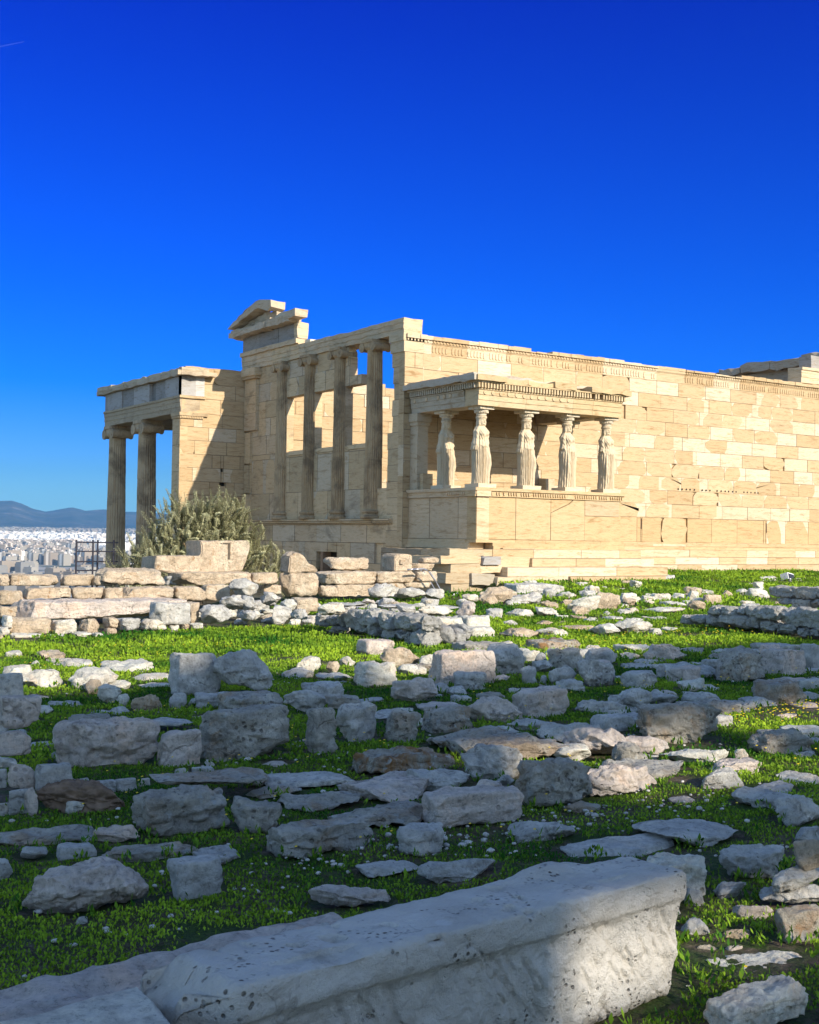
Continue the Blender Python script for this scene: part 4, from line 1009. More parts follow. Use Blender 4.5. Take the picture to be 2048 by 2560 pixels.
ROCKS=[
('stone_block','cut off block at the left frame edge in the terrace top course','',-14.63,-9.43,-0.668,0.18,0.35,0.215,-0.0,'kt',1),
('stone_block','long plain block in the top course of the terrace wall left of the metal fence','',-14.06,-9.32,-0.673,0.93,0.56,0.224,-0.0,'kt',2),
('stone_block','squarish marble block in the top terrace course below the metal fence','',-13.3,-9.43,-0.681,0.58,0.35,0.228,0.0,'kt',3),
('stone_block','short block end in shadow under the weathered block below the near column','',-12.9,-9.57,-0.679,0.33,0.35,0.194,0.03,'kt',4),
('stone_block','weathered marble block with a sloping broken left end under the olive tree','',-12.34,-9.54,-0.675,1.26,0.72,0.335,-0.02,'rt',5),
('stone_block','long rough marble block of the top course in front of the stepped block','',-10.54,-9.09,-0.7,1.49,0.82,0.273,0.02,'kt',6),
('stone_block','top course block between the long rough block and the upright pointed stone','',-9.5,-9.32,-0.672,0.59,0.35,0.235,-0.03,'kt',7),
('stone_block','small shaded block set back in the gap under the stepped block','',-11.21,-8.82,-0.708,0.32,0.35,0.189,0.02,'kg',8),
('stone_block','marble block at left frame edge in the middle terrace course','',-14.83,-10.62,-0.932,0.42,0.35,0.257,-0.03,'kt',9),
('stone_block','marble block with a shaded left end resting on the longest terrace block','',-14.21,-10.56,-0.84,0.8,0.48,0.202,0.02,'kt',10),
('stone_block','middle course block above the middle of the longest terrace block','',-13.52,-10.58,-0.854,0.53,0.35,0.211,-0.02,'kt',11),
('stone_block','short squarish block left of the bulging block in the middle terrace course','',-13.09,-10.62,-0.897,0.34,0.35,0.247,-0.02,'kt',12),
('stone_block','bulging marble block with rough underside in the middle terrace course','',-12.46,-10.62,-0.926,0.99,0.56,0.298,0.02,'rt',13),
('stone_block','fissured marble block right of the bulging one in the terrace wall','',-11.66,-10.62,-0.916,0.62,0.35,0.277,0.0,'rt',14),
('stone_block','pale pink block beside the grey boulder leaning on the terrace','',-11.03,-10.42,-0.928,0.5,0.35,0.307,0.02,'kt',15),
('stone_block','marble block at left edge beside shaded end of the longest terrace block','',-15.1,-11.42,-1.078,0.31,0.35,0.185,-0.02,'kt',16),
('stone_block','longest terrace block,pinkish marble with fissures and a shaded left end','',-13.51,-11.25,-1.141,2.92,0.9,0.336,-0.01,'kp',17),
('boulder','blue grey boulder perched on the terrace right of the pale pink block','',-10.72,-11.01,-0.822,0.58,0.39,0.331,0.01,'bg',18),
('boulder','grey boulder with flat top lying below the perched blue grey boulder','',-11.17,-11.67,-1.041,0.7,0.47,0.282,-0.02,'bg',19),
('boulder','grey pink boulder leaning on the right end of the longest terrace block','',-12.92,-12.82,-1.16,0.65,0.36,0.373,0.01,'kg',20),
('boulder','grey rounded boulder at the top of the sunny lawn,right of the leaning one','',-12.04,-12.7,-1.181,0.6,0.41,0.323,-0.03,'bg',21),
('loose_stone','low pale stone half sunk in grass right of the grey rounded boulder','',-11.28,-12.42,-1.168,0.4,0.35,0.183,-0.02,'bw',22),
('boulder','grey stone above the weeds between the terrace and the upright pointed stone','',-10.01,-10.62,-1.046,0.27,0.35,0.273,0.0,'bg',23),
('loose_stone','orange tinted upright stone wedged between two grey boulders at the lawn edge','',-12.38,-12.42,-1.215,0.19,0.35,0.393,0.03,'kt',24),
('rubble_stone','','$R1',-15.48,-12.78,-1.142,0.12,0.25,0.179,0.02,'bw',25),
('rubble_stone','','$R1',-15.14,-12.72,-1.262,0.61,0.35,0.254,-0.01,'kt',26),
('rubble_stone','','$R1',-14.62,-12.77,-1.268,0.32,0.35,0.228,-0.0,'bw',27),
('rubble_stone','','$R1',-14.21,-12.73,-1.273,0.24,0.33,0.231,0.01,'bt',28),
('rubble_stone','','$R1',-13.88,-12.75,-1.196,0.17,0.29,0.171,0.02,'bt',29),
('rubble_stone','','$R1',-13.6,-12.82,-1.252,0.31,0.35,0.214,0.01,'bg',30),
('rubble_stone','','$R1',-13.19,-12.82,-1.257,0.33,0.35,0.196,-0.01,'bw',31),
('rubble_stone','','$R1',-13.94,-12.91,-1.298,0.16,0.28,0.122,0.02,'bt',32),
('rubble_stone','','$R1',-12.89,-12.87,-1.275,0.14,0.27,0.116,-0.02,'bw',33),
('rubble_stone','','$R1',-12.7,-12.88,-1.242,0.12,0.25,0.103,-0.03,'bt',34),
('rubble_stone','','$R1',-12.47,-12.85,-1.236,0.17,0.29,0.091,-0.0,'bw',35),
('rubble_stone','','$R1',-15.28,-13.02,-1.356,0.4,0.35,0.147,0.01,'bw',36),
('rubble_stone','','$R1',-14.85,-13.02,-1.338,0.27,0.35,0.103,0.03,'bw',37),
('rubble_stone','','$R1',-15.67,-13.09,-1.373,0.09,0.23,0.152,-0.01,'bt',38),
('rubble_stone','','$R1',-14.44,-13.04,-1.309,0.23,0.33,0.097,0.0,'bw',39),
('rubble_stone','','$R1',-14.2,-13.07,-1.303,0.13,0.26,0.071,-0.01,'bw',40),
('rubble_stone','','$R1',-15.58,-12.97,-1.243,0.14,0.27,0.13,-0.01,'bw',41),
('stone_block','squat lower stone carrying the upright pointed stone in the terrace wall','',-8.54,-9.09,-0.967,0.81,0.43,0.523,-0.01,'rt',42),
('stone_block','small tan block tucked left of the squat stone under the pointed one','',-9.21,-9.12,-0.898,0.46,0.35,0.212,-0.02,'kt',43),
('stone_block','small rough tan block standing right of the squat stone in front of the doorway','',-7.94,-9.22,-0.971,0.41,0.35,0.251,0.02,'rt',44),
('stone_block','long tan block with sloping left end,below the pale drum shaped block','',-6.95,-8.27,-0.752,1.27,0.65,0.305,0.03,'kt',45),
('stone_block','tan block of the upper course below the block with an L mark','',-5.78,-8.33,-0.727,1.07,0.54,0.266,0.02,'kt',46),
('stone_block','short tan block behind the curved metal handrail','',-4.98,-8.43,-0.705,0.56,0.35,0.252,-0.02,'kt',47),
('stone_block','shaded ended tan block in the lower course right of the small rough block','',-6.95,-8.51,-1.011,0.92,0.47,0.279,-0.03,'kt',48),
('stone_block','tan block half hidden behind the grey boulder below the upper course','',-5.97,-8.39,-0.879,0.84,0.42,0.161,-0.01,'kt',49),
('stone_block','tan block of the lower course at the foot of the curved handrail','',-5.2,-8.43,-0.852,0.7,0.35,0.153,-0.0,'kt',50),
('stone_block','pale rectangular block with a vertical groove resting on the terrace beside the doorway','',-6.75,-7.95,-0.471,0.98,0.5,0.321,0.01,'rt',51),
('stone_block','lower of two thin slabs stacked left of the stepped platform corner','',-4.75,-8.02,-0.492,0.65,0.35,0.201,0.02,'kt',52),
('stone_block','upper of two thin slabs stacked left of the stepped platform corner','',-4.55,-7.93,-0.302,0.46,0.35,0.157,0.02,'kt',53),
('boulder','grey rounded boulder below the block with an L mark','',-6.7,-9.38,-1.02,0.74,0.45,0.347,-0.0,'bg',54),
('boulder','flattish pink grey boulder between two grey ones below the handrail','',-5.98,-9.41,-1.018,0.65,0.39,0.253,-0.02,'bg',55),
('boulder','dark grey boulder at the foot of the curved handrail','',-5.47,-9.52,-1.056,0.46,0.35,0.255,0.03,'bg',56),
('boulder','grey boulder directly below the small tan block by the pointed stone','',-10.37,-11.42,-0.978,0.37,0.35,0.254,-0.02,'bg',57),
('boulder',"grey flat faced boulder below the perched blue grey boulder's right side",'',-11.02,-11.82,-1.045,0.3,0.35,0.282,-0.01,'bg',58),
('loose_stone','low grey stone at the upper edge of the sunny lawn','',-11.42,-12.62,-1.152,0.26,0.35,0.184,0.03,'bg',59),
('loose_stone','pinkish low stone left of the pale tan block above the lawn','',-10.31,-11.93,-1.038,0.25,0.35,0.206,-0.01,'bw',60),
('loose_stone','pale tan low block in front of the squat terrace stone','',-9.83,-11.72,-1.09,0.54,0.35,0.269,0.02,'kt',61),
('boulder','dark shaded grey boulder at the upper right corner of the sunny lawn','',-10.69,-12.4,-1.278,0.42,0.19,0.378,-0.02,'bg',62),
('loose_stone','pale stone just right of the dark shaded boulder by the lawn','',-11.13,-13.84,-1.053,0.21,0.33,0.174,0.0,'bg',63),
('loose_stone','small pale stone at the foot of the dark shaded boulder by the lawn','',-10.66,-12.85,-1.284,0.23,0.1,0.165,-0.0,'bw',64),
('flat_slab','flat grey slab on top of the rubble behind the curved dry stone wall','',-9.1,-11.89,-0.998,0.69,0.62,0.079,-0.02,'bg',65),
('boulder','white grey rounded boulder on the left end of the curved dry stone wall','',-10.86,-14.42,-0.97,0.55,0.35,0.216,-0.02,'bw',66),
('loose_stone','pink stone beside the flat grey slab behind the dry stone wall','',-8.6,-11.88,-0.96,0.28,0.25,0.105,0.0,'bp',67),
('flat_slab','broad grey flat slab behind the dry stone wall,below the grey boulders','',-8.48,-12.67,-0.994,0.76,0.65,0.078,-0.01,'bg',68),
('loose_stone','shaded grey stone on the wall top left of the long white stone','',-9.34,-14.26,-0.993,0.32,0.27,0.161,-0.01,'bg',69),
('boulder','long white stone lying on top of the dry stone wall','',-9.0,-14.6,-1.015,0.7,0.4,0.208,0.03,'bw',70),
('loose_stone','small white stone perched on the broad grey slab','',-7.98,-12.92,-0.907,0.18,0.16,0.089,-0.02,'bw',71),
('flat_slab','pale flat slab right of the small white stone behind the wall','',-7.47,-12.76,-1.025,0.57,0.48,0.071,-0.02,'bg',72),
('boulder','round pinkish stone on the right end of the dry stone wall','',-8.22,-14.42,-1.047,0.33,0.35,0.266,0.01,'bp',73),
('loose_stone','pale block below the round pinkish stone at the wall end','',-8.31,-14.82,-1.242,0.58,0.35,0.253,-0.02,'kw',74),
('loose_stone','lowest pale block at the right end of the dry stone wall','',-8.55,-15.22,-1.374,0.5,0.35,0.226,0.0,'kw',75),
('stone_block','large pale block in the right half of the dry stone wall','',-9.41,-15.29,-1.224,0.85,0.42,0.266,-0.01,'kw',76),
('stone_block','big pale block at the bottom of the dry stone wall,left end shaded','',-9.77,-15.71,-1.456,0.79,0.38,0.303,0.03,'kg',77),
('stone_block',"low pitted slab in front of the dry stone wall's right end",'',-10.23,-17.46,-1.326,0.73,0.61,0.169,-0.15,'kl',78),
('stone_block','pale pink rectangular block on the sunny lawn in front of the dry stone wall','',-11.94,-17.46,-1.329,0.53,0.44,0.268,-0.02,'kp',79),
('boulder','brown boulder in weeds just in front of the pale pink block','',-12.32,-18.6,-1.329,0.5,0.22,0.268,-0.39,'bt',80),
('loose_stone','low pale stone in weeds left below the brown boulder','',-13.17,-19.2,-1.325,0.24,0.2,0.158,-0.06,'bw',81),
('loose_stone','pale stone in grass left of the pale pink block','',-12.85,-18.24,-1.325,0.19,0.16,0.142,0.02,'bw',82),
('loose_stone','tilted thin tan stone right of the white pyramid shaped stone','',-13.42,-18.86,-1.325,0.17,0.14,0.161,0.03,'bt',83),
('boulder','white pyramid shaped stone alone on the sunny lawn','',-13.65,-18.7,-1.328,0.35,0.16,0.222,-0.06,'bw',84),
('loose_stone','pale flat stone at the shadow line left of the big pinkish block','',-12.68,-19.41,-1.325,0.34,0.33,0.15,-0.49,'bw',85),
('loose_stone',"white stone peeping out behind the big pinkish block's left end",'',-12.13,-18.9,-1.326,0.19,0.15,0.194,-0.1,'bw',86),
('loose_stone','small tan stone in front of the brown boulder','',-12.87,-19.22,-1.323,0.17,0.17,0.101,-0.26,'bt',87),
('boulder','big pinkish block in shadow lying at the edge of the sunny lawn','',-12.74,-20.47,-1.336,0.77,0.34,0.42,0.02,'kp',88),
('boulder','big dark blue boulder leaning behind the pinkish block','',-11.75,-19.95,-1.335,0.54,0.28,0.416,-0.09,'bg',89),
('loose_stone','small blue grey stone under the left end of the big pinkish block','',-13.28,-20.62,-1.324,0.12,0.1,0.136,-0.12,'bg',90),
('loose_stone','low blue grey stone under the front of the big pinkish block','',-13.29,-21.15,-1.324,0.23,0.19,0.111,-0.07,'bg',91),
('boulder','pinkish wedge shaped rock in shaded grass left below the big block','',-13.96,-21.36,-1.329,0.47,0.21,0.266,-0.35,'bp',92),
('loose_stone','small pitted rock in the shade above the boulder in the row of blocks','',-13.22,-21.61,-1.323,0.28,0.21,0.103,-0.41,'bl',93),
('boulder','tan rough boulder at the corner of the stepped platform','',-3.79,-9.52,-1.2,0.98,0.55,0.432,0.01,'bt',94),
('boulder','grey boulder with a dark shaded left side in front of the platform steps','',-3.41,-10.1,-1.212,1.09,0.6,0.338,-0.02,'bg',95),
('stone_block','grey flat block lying against the lowest platform step','',-1.28,-7.84,-1.08,1.54,0.71,0.304,-0.02,'kg',96),
('loose_stone','small dark grey stone behind the grey boulder near the steps','',-1.8,-9.02,-1.155,0.37,0.35,0.314,0.02,'bg',97),
('loose_stone','pale low stone right of the flat block by the steps','',-1.3,-9.09,-1.136,0.54,0.41,0.2,0.01,'bw',98),
('boulder','pale egg shaped boulder standing in grass below the platform steps','',-3.24,-11.87,-1.257,0.7,0.31,0.394,-0.5,'bw',99),
('boulder','tan boulder leaning right behind the pale egg shaped boulder','',-2.42,-11.65,-1.25,0.65,0.29,0.43,-0.6,'bt',100),
('loose_stone','pale upright block in grass right of the tan leaning boulder','',-0.63,-10.47,-1.199,0.46,0.2,0.286,-0.02,'kw',101),
('loose_stone','','$R3',0.29,-10.17,-1.182,0.36,0.35,0.182,-0.4,'bw',102),
('loose_stone','','$R3',0.69,-10.19,-1.187,0.44,0.36,0.236,-0.11,'bw',103),
('loose_stone','','$R3',1.57,-9.89,-1.172,0.37,0.31,0.199,-0.1,'bw',104),
('loose_stone','','$R3',1.6,-10.4,-1.196,0.34,0.29,0.304,-0.07,'bw',105),
('loose_stone','tan cube like block in the far right stone row before the temple wall','',1.23,-11.34,-1.232,0.46,0.2,0.291,-0.16,'kt',106),
('loose_stone','','$R3',3.47,-9.14,-1.144,0.38,0.32,0.197,0.05,'bg',107),
('loose_stone','','$R3',3.53,-9.75,-1.167,0.31,0.26,0.232,-0.15,'bt',108),
('loose_stone','','$R3',4.57,-9.36,-1.153,0.4,0.4,0.233,-0.49,'bw',109),
('loose_stone','white stone on the upper left end of the right hand dry stone wall','',6.9,-7.93,-1.1,0.35,0.3,0.291,0.02,'bw',110),
('loose_stone','white rounded stone below the topmost white one on the right hand wall','',4.28,-10.09,-1.185,0.62,0.52,0.311,-0.66,'bw',111),
('flat_slab','','$R4',-0.12,-11.4,-1.232,0.49,0.55,0.171,-0.05,'bw',112),
('loose_stone','tan stone standing at the left end of the right hand dry stone wall','',-0.33,-12.29,-1.268,0.4,0.37,0.271,-0.7,'bt',113),
('flat_slab','','$R4',-1.56,-12.46,-1.276,0.74,0.82,0.175,-0.12,'bw',114),
('boulder','grey stone with a shaded left side lying at the right end of the foundation course','',7.12,-3.99,-1.066,0.84,0.42,0.322,-0.02,'bg',115),
('loose_stone','grey rock left of the small white floodlight before the temple wall','',11.27,-4.52,-1.057,0.87,0.56,0.271,-0.01,'bg',116),
('flat_slab','thin flat stone in the grass left of the small white floodlight','',8.62,-6.26,-0.976,0.73,0.48,0.042,-0.0,'bw',117),
('loose_stone','pale rock right of the small white floodlight before the temple wall','',12.9,-4.55,-1.096,0.8,0.5,0.227,0.03,'bw',118),
('loose_stone','tan rock at the right frame edge before the temple wall','',14.26,-3.9,-1.108,0.98,0.61,0.239,0.02,'bt',119),
('flat_slab','','$R5',-5.43,-12.42,-1.272,0.41,0.46,0.196,0.03,'bw',120),
('flat_slab','','$R5',-4.78,-12.41,-1.271,0.44,0.49,0.215,-0.13,'bw',121),
('flat_slab','','$R5',-4.65,-12.77,-1.278,0.25,0.28,0.084,-0.12,'bw',122),
('flat_slab','','$R5',-4.54,-13.12,-1.294,0.29,0.33,0.114,0.04,'bt',123),
('flat_slab','','$R5',-3.92,-13.5,-1.31,0.47,0.52,0.114,-0.13,'bw',124),
('flat_slab','','$R5',-4.64,-13.65,-1.314,0.29,0.32,0.101,-0.02,'bw',125),
('flat_slab','','$R5',-2.62,-12.39,-1.266,0.35,0.38,0.121,-0.13,'bw',126),
('flat_slab','','$R5',-2.26,-12.3,-1.262,0.26,0.29,0.146,-0.01,'bw',127),
('flat_slab','','$R5',-3.49,-13.65,-1.314,0.31,0.34,0.087,0.08,'bw',128),
('flat_slab','','$R5',-2.91,-13.58,-1.313,0.41,0.45,0.096,-0.0,'bw',129),
('flat_slab','','$R5',-6.15,-14.87,-1.323,0.48,0.53,0.116,-0.12,'bt',130),
('loose_stone','white lumpy stone left of the lit ridge shaped stone in the sunny grass','',-6.36,-15.87,-1.328,0.53,0.52,0.221,-0.27,'bw',131),
('boulder','lit ridge shaped white stone in the middle of the sunny right lawn','',-5.59,-15.68,-1.329,0.73,0.71,0.264,-0.55,'bw',132),
('flat_slab','','$R5',-5.33,-16.02,-1.323,0.22,0.24,0.117,-0.04,'bw',133),
('flat_slab','','$R5',-4.88,-15.89,-1.323,0.23,0.26,0.108,0.07,'bw',134),
('loose_stone','tan low stone behind the orange topped block','',-8.18,-15.8,-1.327,0.64,0.63,0.195,-0.58,'bt',135),
('flat_slab','','$R5',-7.42,-15.67,-1.324,0.52,0.58,0.142,-0.12,'bw',136),
('flat_slab','','$R5',-9.53,-17.16,-1.324,0.18,0.2,0.125,0.1,'bw',137),
('stone_block','flat block with an orange lichen top at the shadow line','',-9.09,-17.67,-1.327,0.74,0.54,0.188,0.05,'ko',138),
('loose_stone','pale stone just right of the orange topped block','',-8.68,-18.1,-1.323,0.3,0.25,0.114,0.05,'bw',139),
('flat_slab',"pale flat stone left of the orange topped block's lower side",'',-10.46,-18.81,-1.326,0.3,0.33,0.192,0.05,'bw',140),
('stone_block','shaded grey block with flat top just below the orange topped block','',-10.57,-19.67,-1.331,0.51,0.23,0.283,0.1,'kl',141),
('boulder','blue grey triangular rock right of the shaded flat topped block','',-9.93,-19.64,-1.329,0.43,0.2,0.255,-0.46,'bg',142),
('loose_stone','small dark stone left of the shaded flat topped block','',-10.59,-19.23,-1.326,0.16,0.14,0.178,-0.57,'bg',143),
('boulder','large cracked blue grey boulder in the cluster below the triangular rock','',-11.54,-21.31,-1.333,0.5,0.23,0.34,0.09,'bg',144),
('boulder','smooth grey rock left of the large cracked boulder','',-11.89,-21.14,-1.33,0.34,0.16,0.261,-0.16,'bg',145),
('boulder','bluish upright rock right of the big dark blue boulder','',-12.08,-20.8,-1.328,0.2,0.13,0.234,0.01,'bg',146),
('loose_stone','small grey stone between bluish upright rock and smooth grey rock','',-12.02,-20.98,-1.325,0.09,0.07,0.142,0.02,'bg',147),
('loose_stone','tiny pitted stone in front of the bluish upright rock','',-12.22,-21.28,-1.322,0.18,0.18,0.081,-0.67,'bl',148),
('flat_slab','','$R6',-8.91,-19.1,-1.323,0.26,0.29,0.102,0.09,'bg',149),
('boulder','pinkish pointed rock at the shadow line of the right lawn','',-8.93,-19.74,-1.33,0.53,0.23,0.276,-0.61,'bp',150),
('flat_slab','','$R6',-8.83,-20.17,-1.321,0.18,0.2,0.056,0.06,'bg',151),
('flat_slab','long flat grey slab behind the flat topped shaded rock,right of cracked boulder','',-9.77,-20.07,-1.322,0.4,0.44,0.077,0.11,'bg',152),
('loose_stone','small upright grey stone between two shaded rocks in mid right','',-10.32,-21.04,-1.326,0.13,0.1,0.188,-0.01,'bg',153),
('boulder','flat topped grey rock right of the large cracked boulder','',-11.21,-21.6,-1.328,0.35,0.26,0.216,-0.02,'kg',154),
('boulder','pinkish slab like rock left of the big pitted block on the right','',-10.36,-21.47,-1.328,0.38,0.27,0.217,0.02,'kp',155),
('flat_slab','wide grey slab behind the pinkish rock,left of the big pitted block','',-9.78,-20.95,-1.325,0.61,0.67,0.159,-0.07,'kg',156),
('flat_slab','','$R6',-10.65,-21.99,-1.322,0.32,0.35,0.079,0.06,'bg',157),
('flat_slab','','$R6',-11.2,-22.33,-1.321,0.13,0.15,0.062,-0.13,'bg',158),
('stone_block','big shaded block with dark pits near the right edge of the shaded field','',-9.62,-21.59,-1.335,0.59,0.49,0.419,0.06,'kl',159),
('stone_block','smooth grey slab behind the big pitted block at right','',-6.35,-19.43,-1.326,0.62,0.52,0.168,0.07,'kg',160),
('stone_block','pinkish grey block right of the big pitted block','',-8.74,-21.5,-1.333,0.54,0.36,0.356,0.1,'kp',161),
('stone_block','grey block at the right frame edge beside the pinkish grey block','',-7.9,-21.28,-1.333,0.3,0.22,0.367,-0.07,'kg',162),
('stone_block','large pale grey block above the sunlit weeds at the right edge','',-10.87,-23.19,-1.33,0.49,0.39,0.277,0.03,'kl',163),
('stone_block','dark grey block behind the large pale block at right frame edge','',-9.52,-22.52,-1.325,0.32,0.18,0.14,-0.06,'kg',164),
('boulder','grey pointed slab rock in the middle of the shaded right field','',-12.44,-22.72,-1.328,0.45,0.3,0.233,-0.43,'bg',165),
('loose_stone','small pinkish rock right of the grey pointed slab rock','',-11.53,-22.34,-1.323,0.2,0.17,0.101,0.07,'bp',166),
('boulder','layered grey rock tilted right of the grey pointed slab','',-11.93,-22.62,-1.325,0.38,0.34,0.155,-0.66,'bg',167),
('boulder','long dark grey slab sloping right below the smooth block','',-12.88,-22.88,-1.325,0.6,0.32,0.154,-0.48,'bg',168),
('stone_block','smooth rectangular pale pink block in the shaded middle,tilted up right','',-13.52,-22.72,-1.331,0.53,0.26,0.29,0.03,'kp',169),
('boulder','grey flat rock left of the big pitted boulder','',-13.56,-23.69,-1.326,0.37,0.19,0.174,-0.15,'kg',170),
('boulder','big humped boulder with brown stains and pits in the shaded right field','',-13.4,-24.26,-1.332,0.72,0.32,0.345,-0.3,'bl',171),
('boulder','blue grey rock behind the top of the big humped boulder','',-12.3,-23.31,-1.324,0.28,0.23,0.144,-0.13,'bg',172),
('boulder','wide low pitted rock with small bush right of the humped boulder','',-11.74,-23.31,-1.325,0.56,0.42,0.148,0.04,'bl',173),
('boulder','grey low rock between the wide pitted rock and the large pale block','',-11.25,-23.23,-1.325,0.43,0.35,0.133,0.09,'bg',174),
('loose_stone','small flat grey block right of the humped boulder','',-12.48,-23.87,-1.324,0.19,0.16,0.116,0.06,'kg',175),
('flat_slab','','$R6',-11.21,-22.65,-1.321,0.12,0.13,0.047,-0.06,'bg',176),
('boulder','blue grey rock behind the pinkish sloping rock,right of the wide lichen slab','',-14.12,-23.85,-1.325,0.59,0.29,0.162,-0.35,'bg',177),
('boulder','pinkish rock sloping right with its tip in sunlight','',-14.33,-24.33,-1.327,0.5,0.38,0.217,-0.72,'bp',178),
('boulder','pale rounded stone lit at its right side beside yellow flowers','',-14.66,-24.43,-1.324,0.3,0.29,0.128,-0.59,'bw',179),
('boulder',"dark pinkish rock in front of the humped boulder's left side",'',-13.99,-24.5,-1.325,0.36,0.16,0.143,-0.69,'bp',180),
('boulder','bright sunlit white rock in the light patch of the right field','',-13.93,-24.93,-1.324,0.5,0.27,0.114,-0.68,'bw',181),
('loose_stone','small bright stone right of the bright white rock','',-13.57,-25.06,-1.323,0.1,0.04,0.094,-0.71,'bw',182),
('boulder','sloping rock spotted with white lichen near the right edge','',-13.07,-25.01,-1.327,0.48,0.26,0.194,-0.29,'bl',183),
('flat_slab','sunlit flat stone at right edge above the lichen spotted rock','',-12.18,-24.54,-1.322,0.32,0.32,0.086,-0.14,'bw',184),
('stone_block','top small block of the stacked pile at the left frame edge','',-18.44,-23.51,-0.749,0.17,0.07,0.16,-0.12,'kg',185),
('stone_block','large shaded block in the middle of the pile at the left frame edge','',-18.43,-23.68,-0.916,0.25,0.17,0.213,-0.01,'kp',186),
('stone_block','pink block with cracks under the large block of the left edge pile','',-18.49,-23.75,-1.058,0.22,0.09,0.147,-0.04,'kp',187),
('loose_stone','thin dark stone under the pink block at the left edge','',-18.57,-23.88,-1.101,0.15,0.06,0.071,-0.35,'bg',188),
('loose_stone','pink triangular stone under the left edge pile','',-18.49,-24.0,-1.215,0.18,0.07,0.154,-0.05,'bp',189),
('stone_block','blue grey squarish stone at the right end of the left edge pile','',-18.34,-24.08,-1.222,0.21,0.08,0.16,0.05,'kg',190),
('loose_stone','grey square stone at the bottom of the left edge pile','',-18.56,-24.16,-1.323,0.11,0.04,0.146,-0.01,'kg',191),
('loose_stone','narrow pink upright stone at the bottom of the left edge pile','',-18.51,-24.23,-1.322,0.08,0.03,0.165,-0.56,'bp',192),
('loose_stone','grey stone cut by the left frame edge at the bottom of the pile','',-18.64,-24.13,-1.329,0.07,0.03,0.078,-0.05,'kg',193),
('loose_stone','small grey stone at left frame edge in the middle of the pile','',-18.61,-23.98,-1.196,0.06,0.02,0.11,0.11,'kg',194),
('loose_stone','','$R2',-18.11,-23.7,-1.323,0.09,0.04,0.09,-0.69,'bg',195),
('loose_stone','','$R2',-18.02,-23.68,-1.323,0.07,0.03,0.075,0.03,'kg',196),
('loose_stone','','$R2',-17.96,-23.85,-1.323,0.17,0.07,0.084,0.08,'kg',197),
('loose_stone','','$R2',-17.81,-23.85,-1.323,0.14,0.06,0.081,0.01,'kg',198),
('loose_stone','','$R2',-17.67,-23.79,-1.322,0.08,0.04,0.058,0.02,'kg',199),
('loose_stone','small grey triangular stone below the gap between two big left blocks','',-17.37,-23.7,-1.322,0.1,0.05,0.081,-0.63,'bg',200),
('flat_slab','small flat grey stone below the right hand neighbour of the slanted block','',-17.19,-23.62,-1.322,0.14,0.09,0.06,-0.13,'bg',201),
('loose_stone','small grey stone beside the bottom left of the widest block','',-17.06,-23.44,-1.322,0.07,0.06,0.068,-0.09,'bg',202),
('loose_stone','blue grey stone stuck in the brown earth bank below the slanted block','',-18.28,-24.29,-1.322,0.11,0.05,0.076,-0.65,'bg',203),
('flat_slab','','$R7',-16.18,-15.67,-1.324,0.25,0.27,0.122,0.1,'bw',204),
('flat_slab','','$R7',-15.83,-15.94,-1.324,0.33,0.37,0.136,0.11,'bt',205),
('flat_slab','','$R7',-15.75,-16.35,-1.322,0.41,0.41,0.054,-0.04,'bw',206),
('flat_slab','','$R7',-16.22,-16.68,-1.322,0.1,0.11,0.084,-0.02,'bw',207),
('boulder','white humped rock at the left edge in front of the sunny lawn','',-16.96,-18.55,-1.329,0.3,0.25,0.25,0.07,'bw',208),
('boulder','white layered rock with a dark hollow at the left,beyond the shaded grass','',-16.76,-18.64,-1.327,0.45,0.45,0.214,-0.57,'bw',209),
('boulder','largest pale rock sheet in the sunny left group','',-16.32,-19.0,-1.329,0.53,0.44,0.246,-0.08,'bw',210),
('flat_slab','pale rock sheet left of the block with dark stains','',-15.4,-17.58,-1.324,0.58,0.64,0.133,0.06,'bw',211),
('flat_slab','','$R7',-15.81,-16.91,-1.323,0.41,0.46,0.108,-0.09,'bw',212),
('loose_stone','pale rock with dark underside in front of the largest rock sheet','',-16.48,-19.09,-1.325,0.22,0.18,0.16,0.1,'bw',213),
('loose_stone','tan grey rock at the front edge of the sunny left group','',-16.45,-19.36,-1.325,0.17,0.14,0.161,-0.06,'bt',214),
('boulder','lit upright pale rock at the lower right of the sunny left group','',-16.54,-20.05,-1.326,0.24,0.2,0.195,-0.02,'bw',215),
('flat_slab','','$R7',-15.48,-18.45,-1.322,0.39,0.43,0.072,-0.15,'bw',216),
('flat_slab','','$R7',-15.69,-19.06,-1.321,0.32,0.29,0.047,-0.13,'bw',217),
('flat_slab','','$R7',-16.09,-19.09,-1.323,0.23,0.25,0.099,-0.07,'bw',218),
('loose_stone','small half lit stone left of the dark brown boulder','',-16.53,-20.4,-1.325,0.1,0.08,0.141,-0.08,'bw',219),
('boulder','dark brown boulder left below the block with dark stains','',-16.46,-20.78,-1.327,0.28,0.12,0.181,-0.06,'bt',220),
('loose_stone','small blue grey stone in front of the dark brown boulder','',-16.73,-20.84,-1.323,0.17,0.16,0.088,-0.26,'bg',221),
('stone_block','tall squared block with dark stains,left of a pair standing on the lawn edge','',-15.61,-19.91,-1.31,0.51,0.23,0.428,-0.01,'kg',222),
('boulder','rounded boulder with a crack,right of the pair standing on the lawn edge','',-15.22,-20.17,-1.265,0.59,0.26,0.42,-0.35,'bg',223),
('loose_stone','pale stone under the left corner of the tall squared block','',-16.15,-20.75,-1.326,0.18,0.09,0.17,-0.04,'bg',224),
('loose_stone','dark stone under the right corner of the tall squared block','',-15.87,-20.63,-1.324,0.22,0.13,0.115,-0.01,'bg',225),
('boulder','brown lichened block behind the widest block of the front row','',-15.67,-21.22,-1.328,0.54,0.38,0.2,0.09,'kl',226),
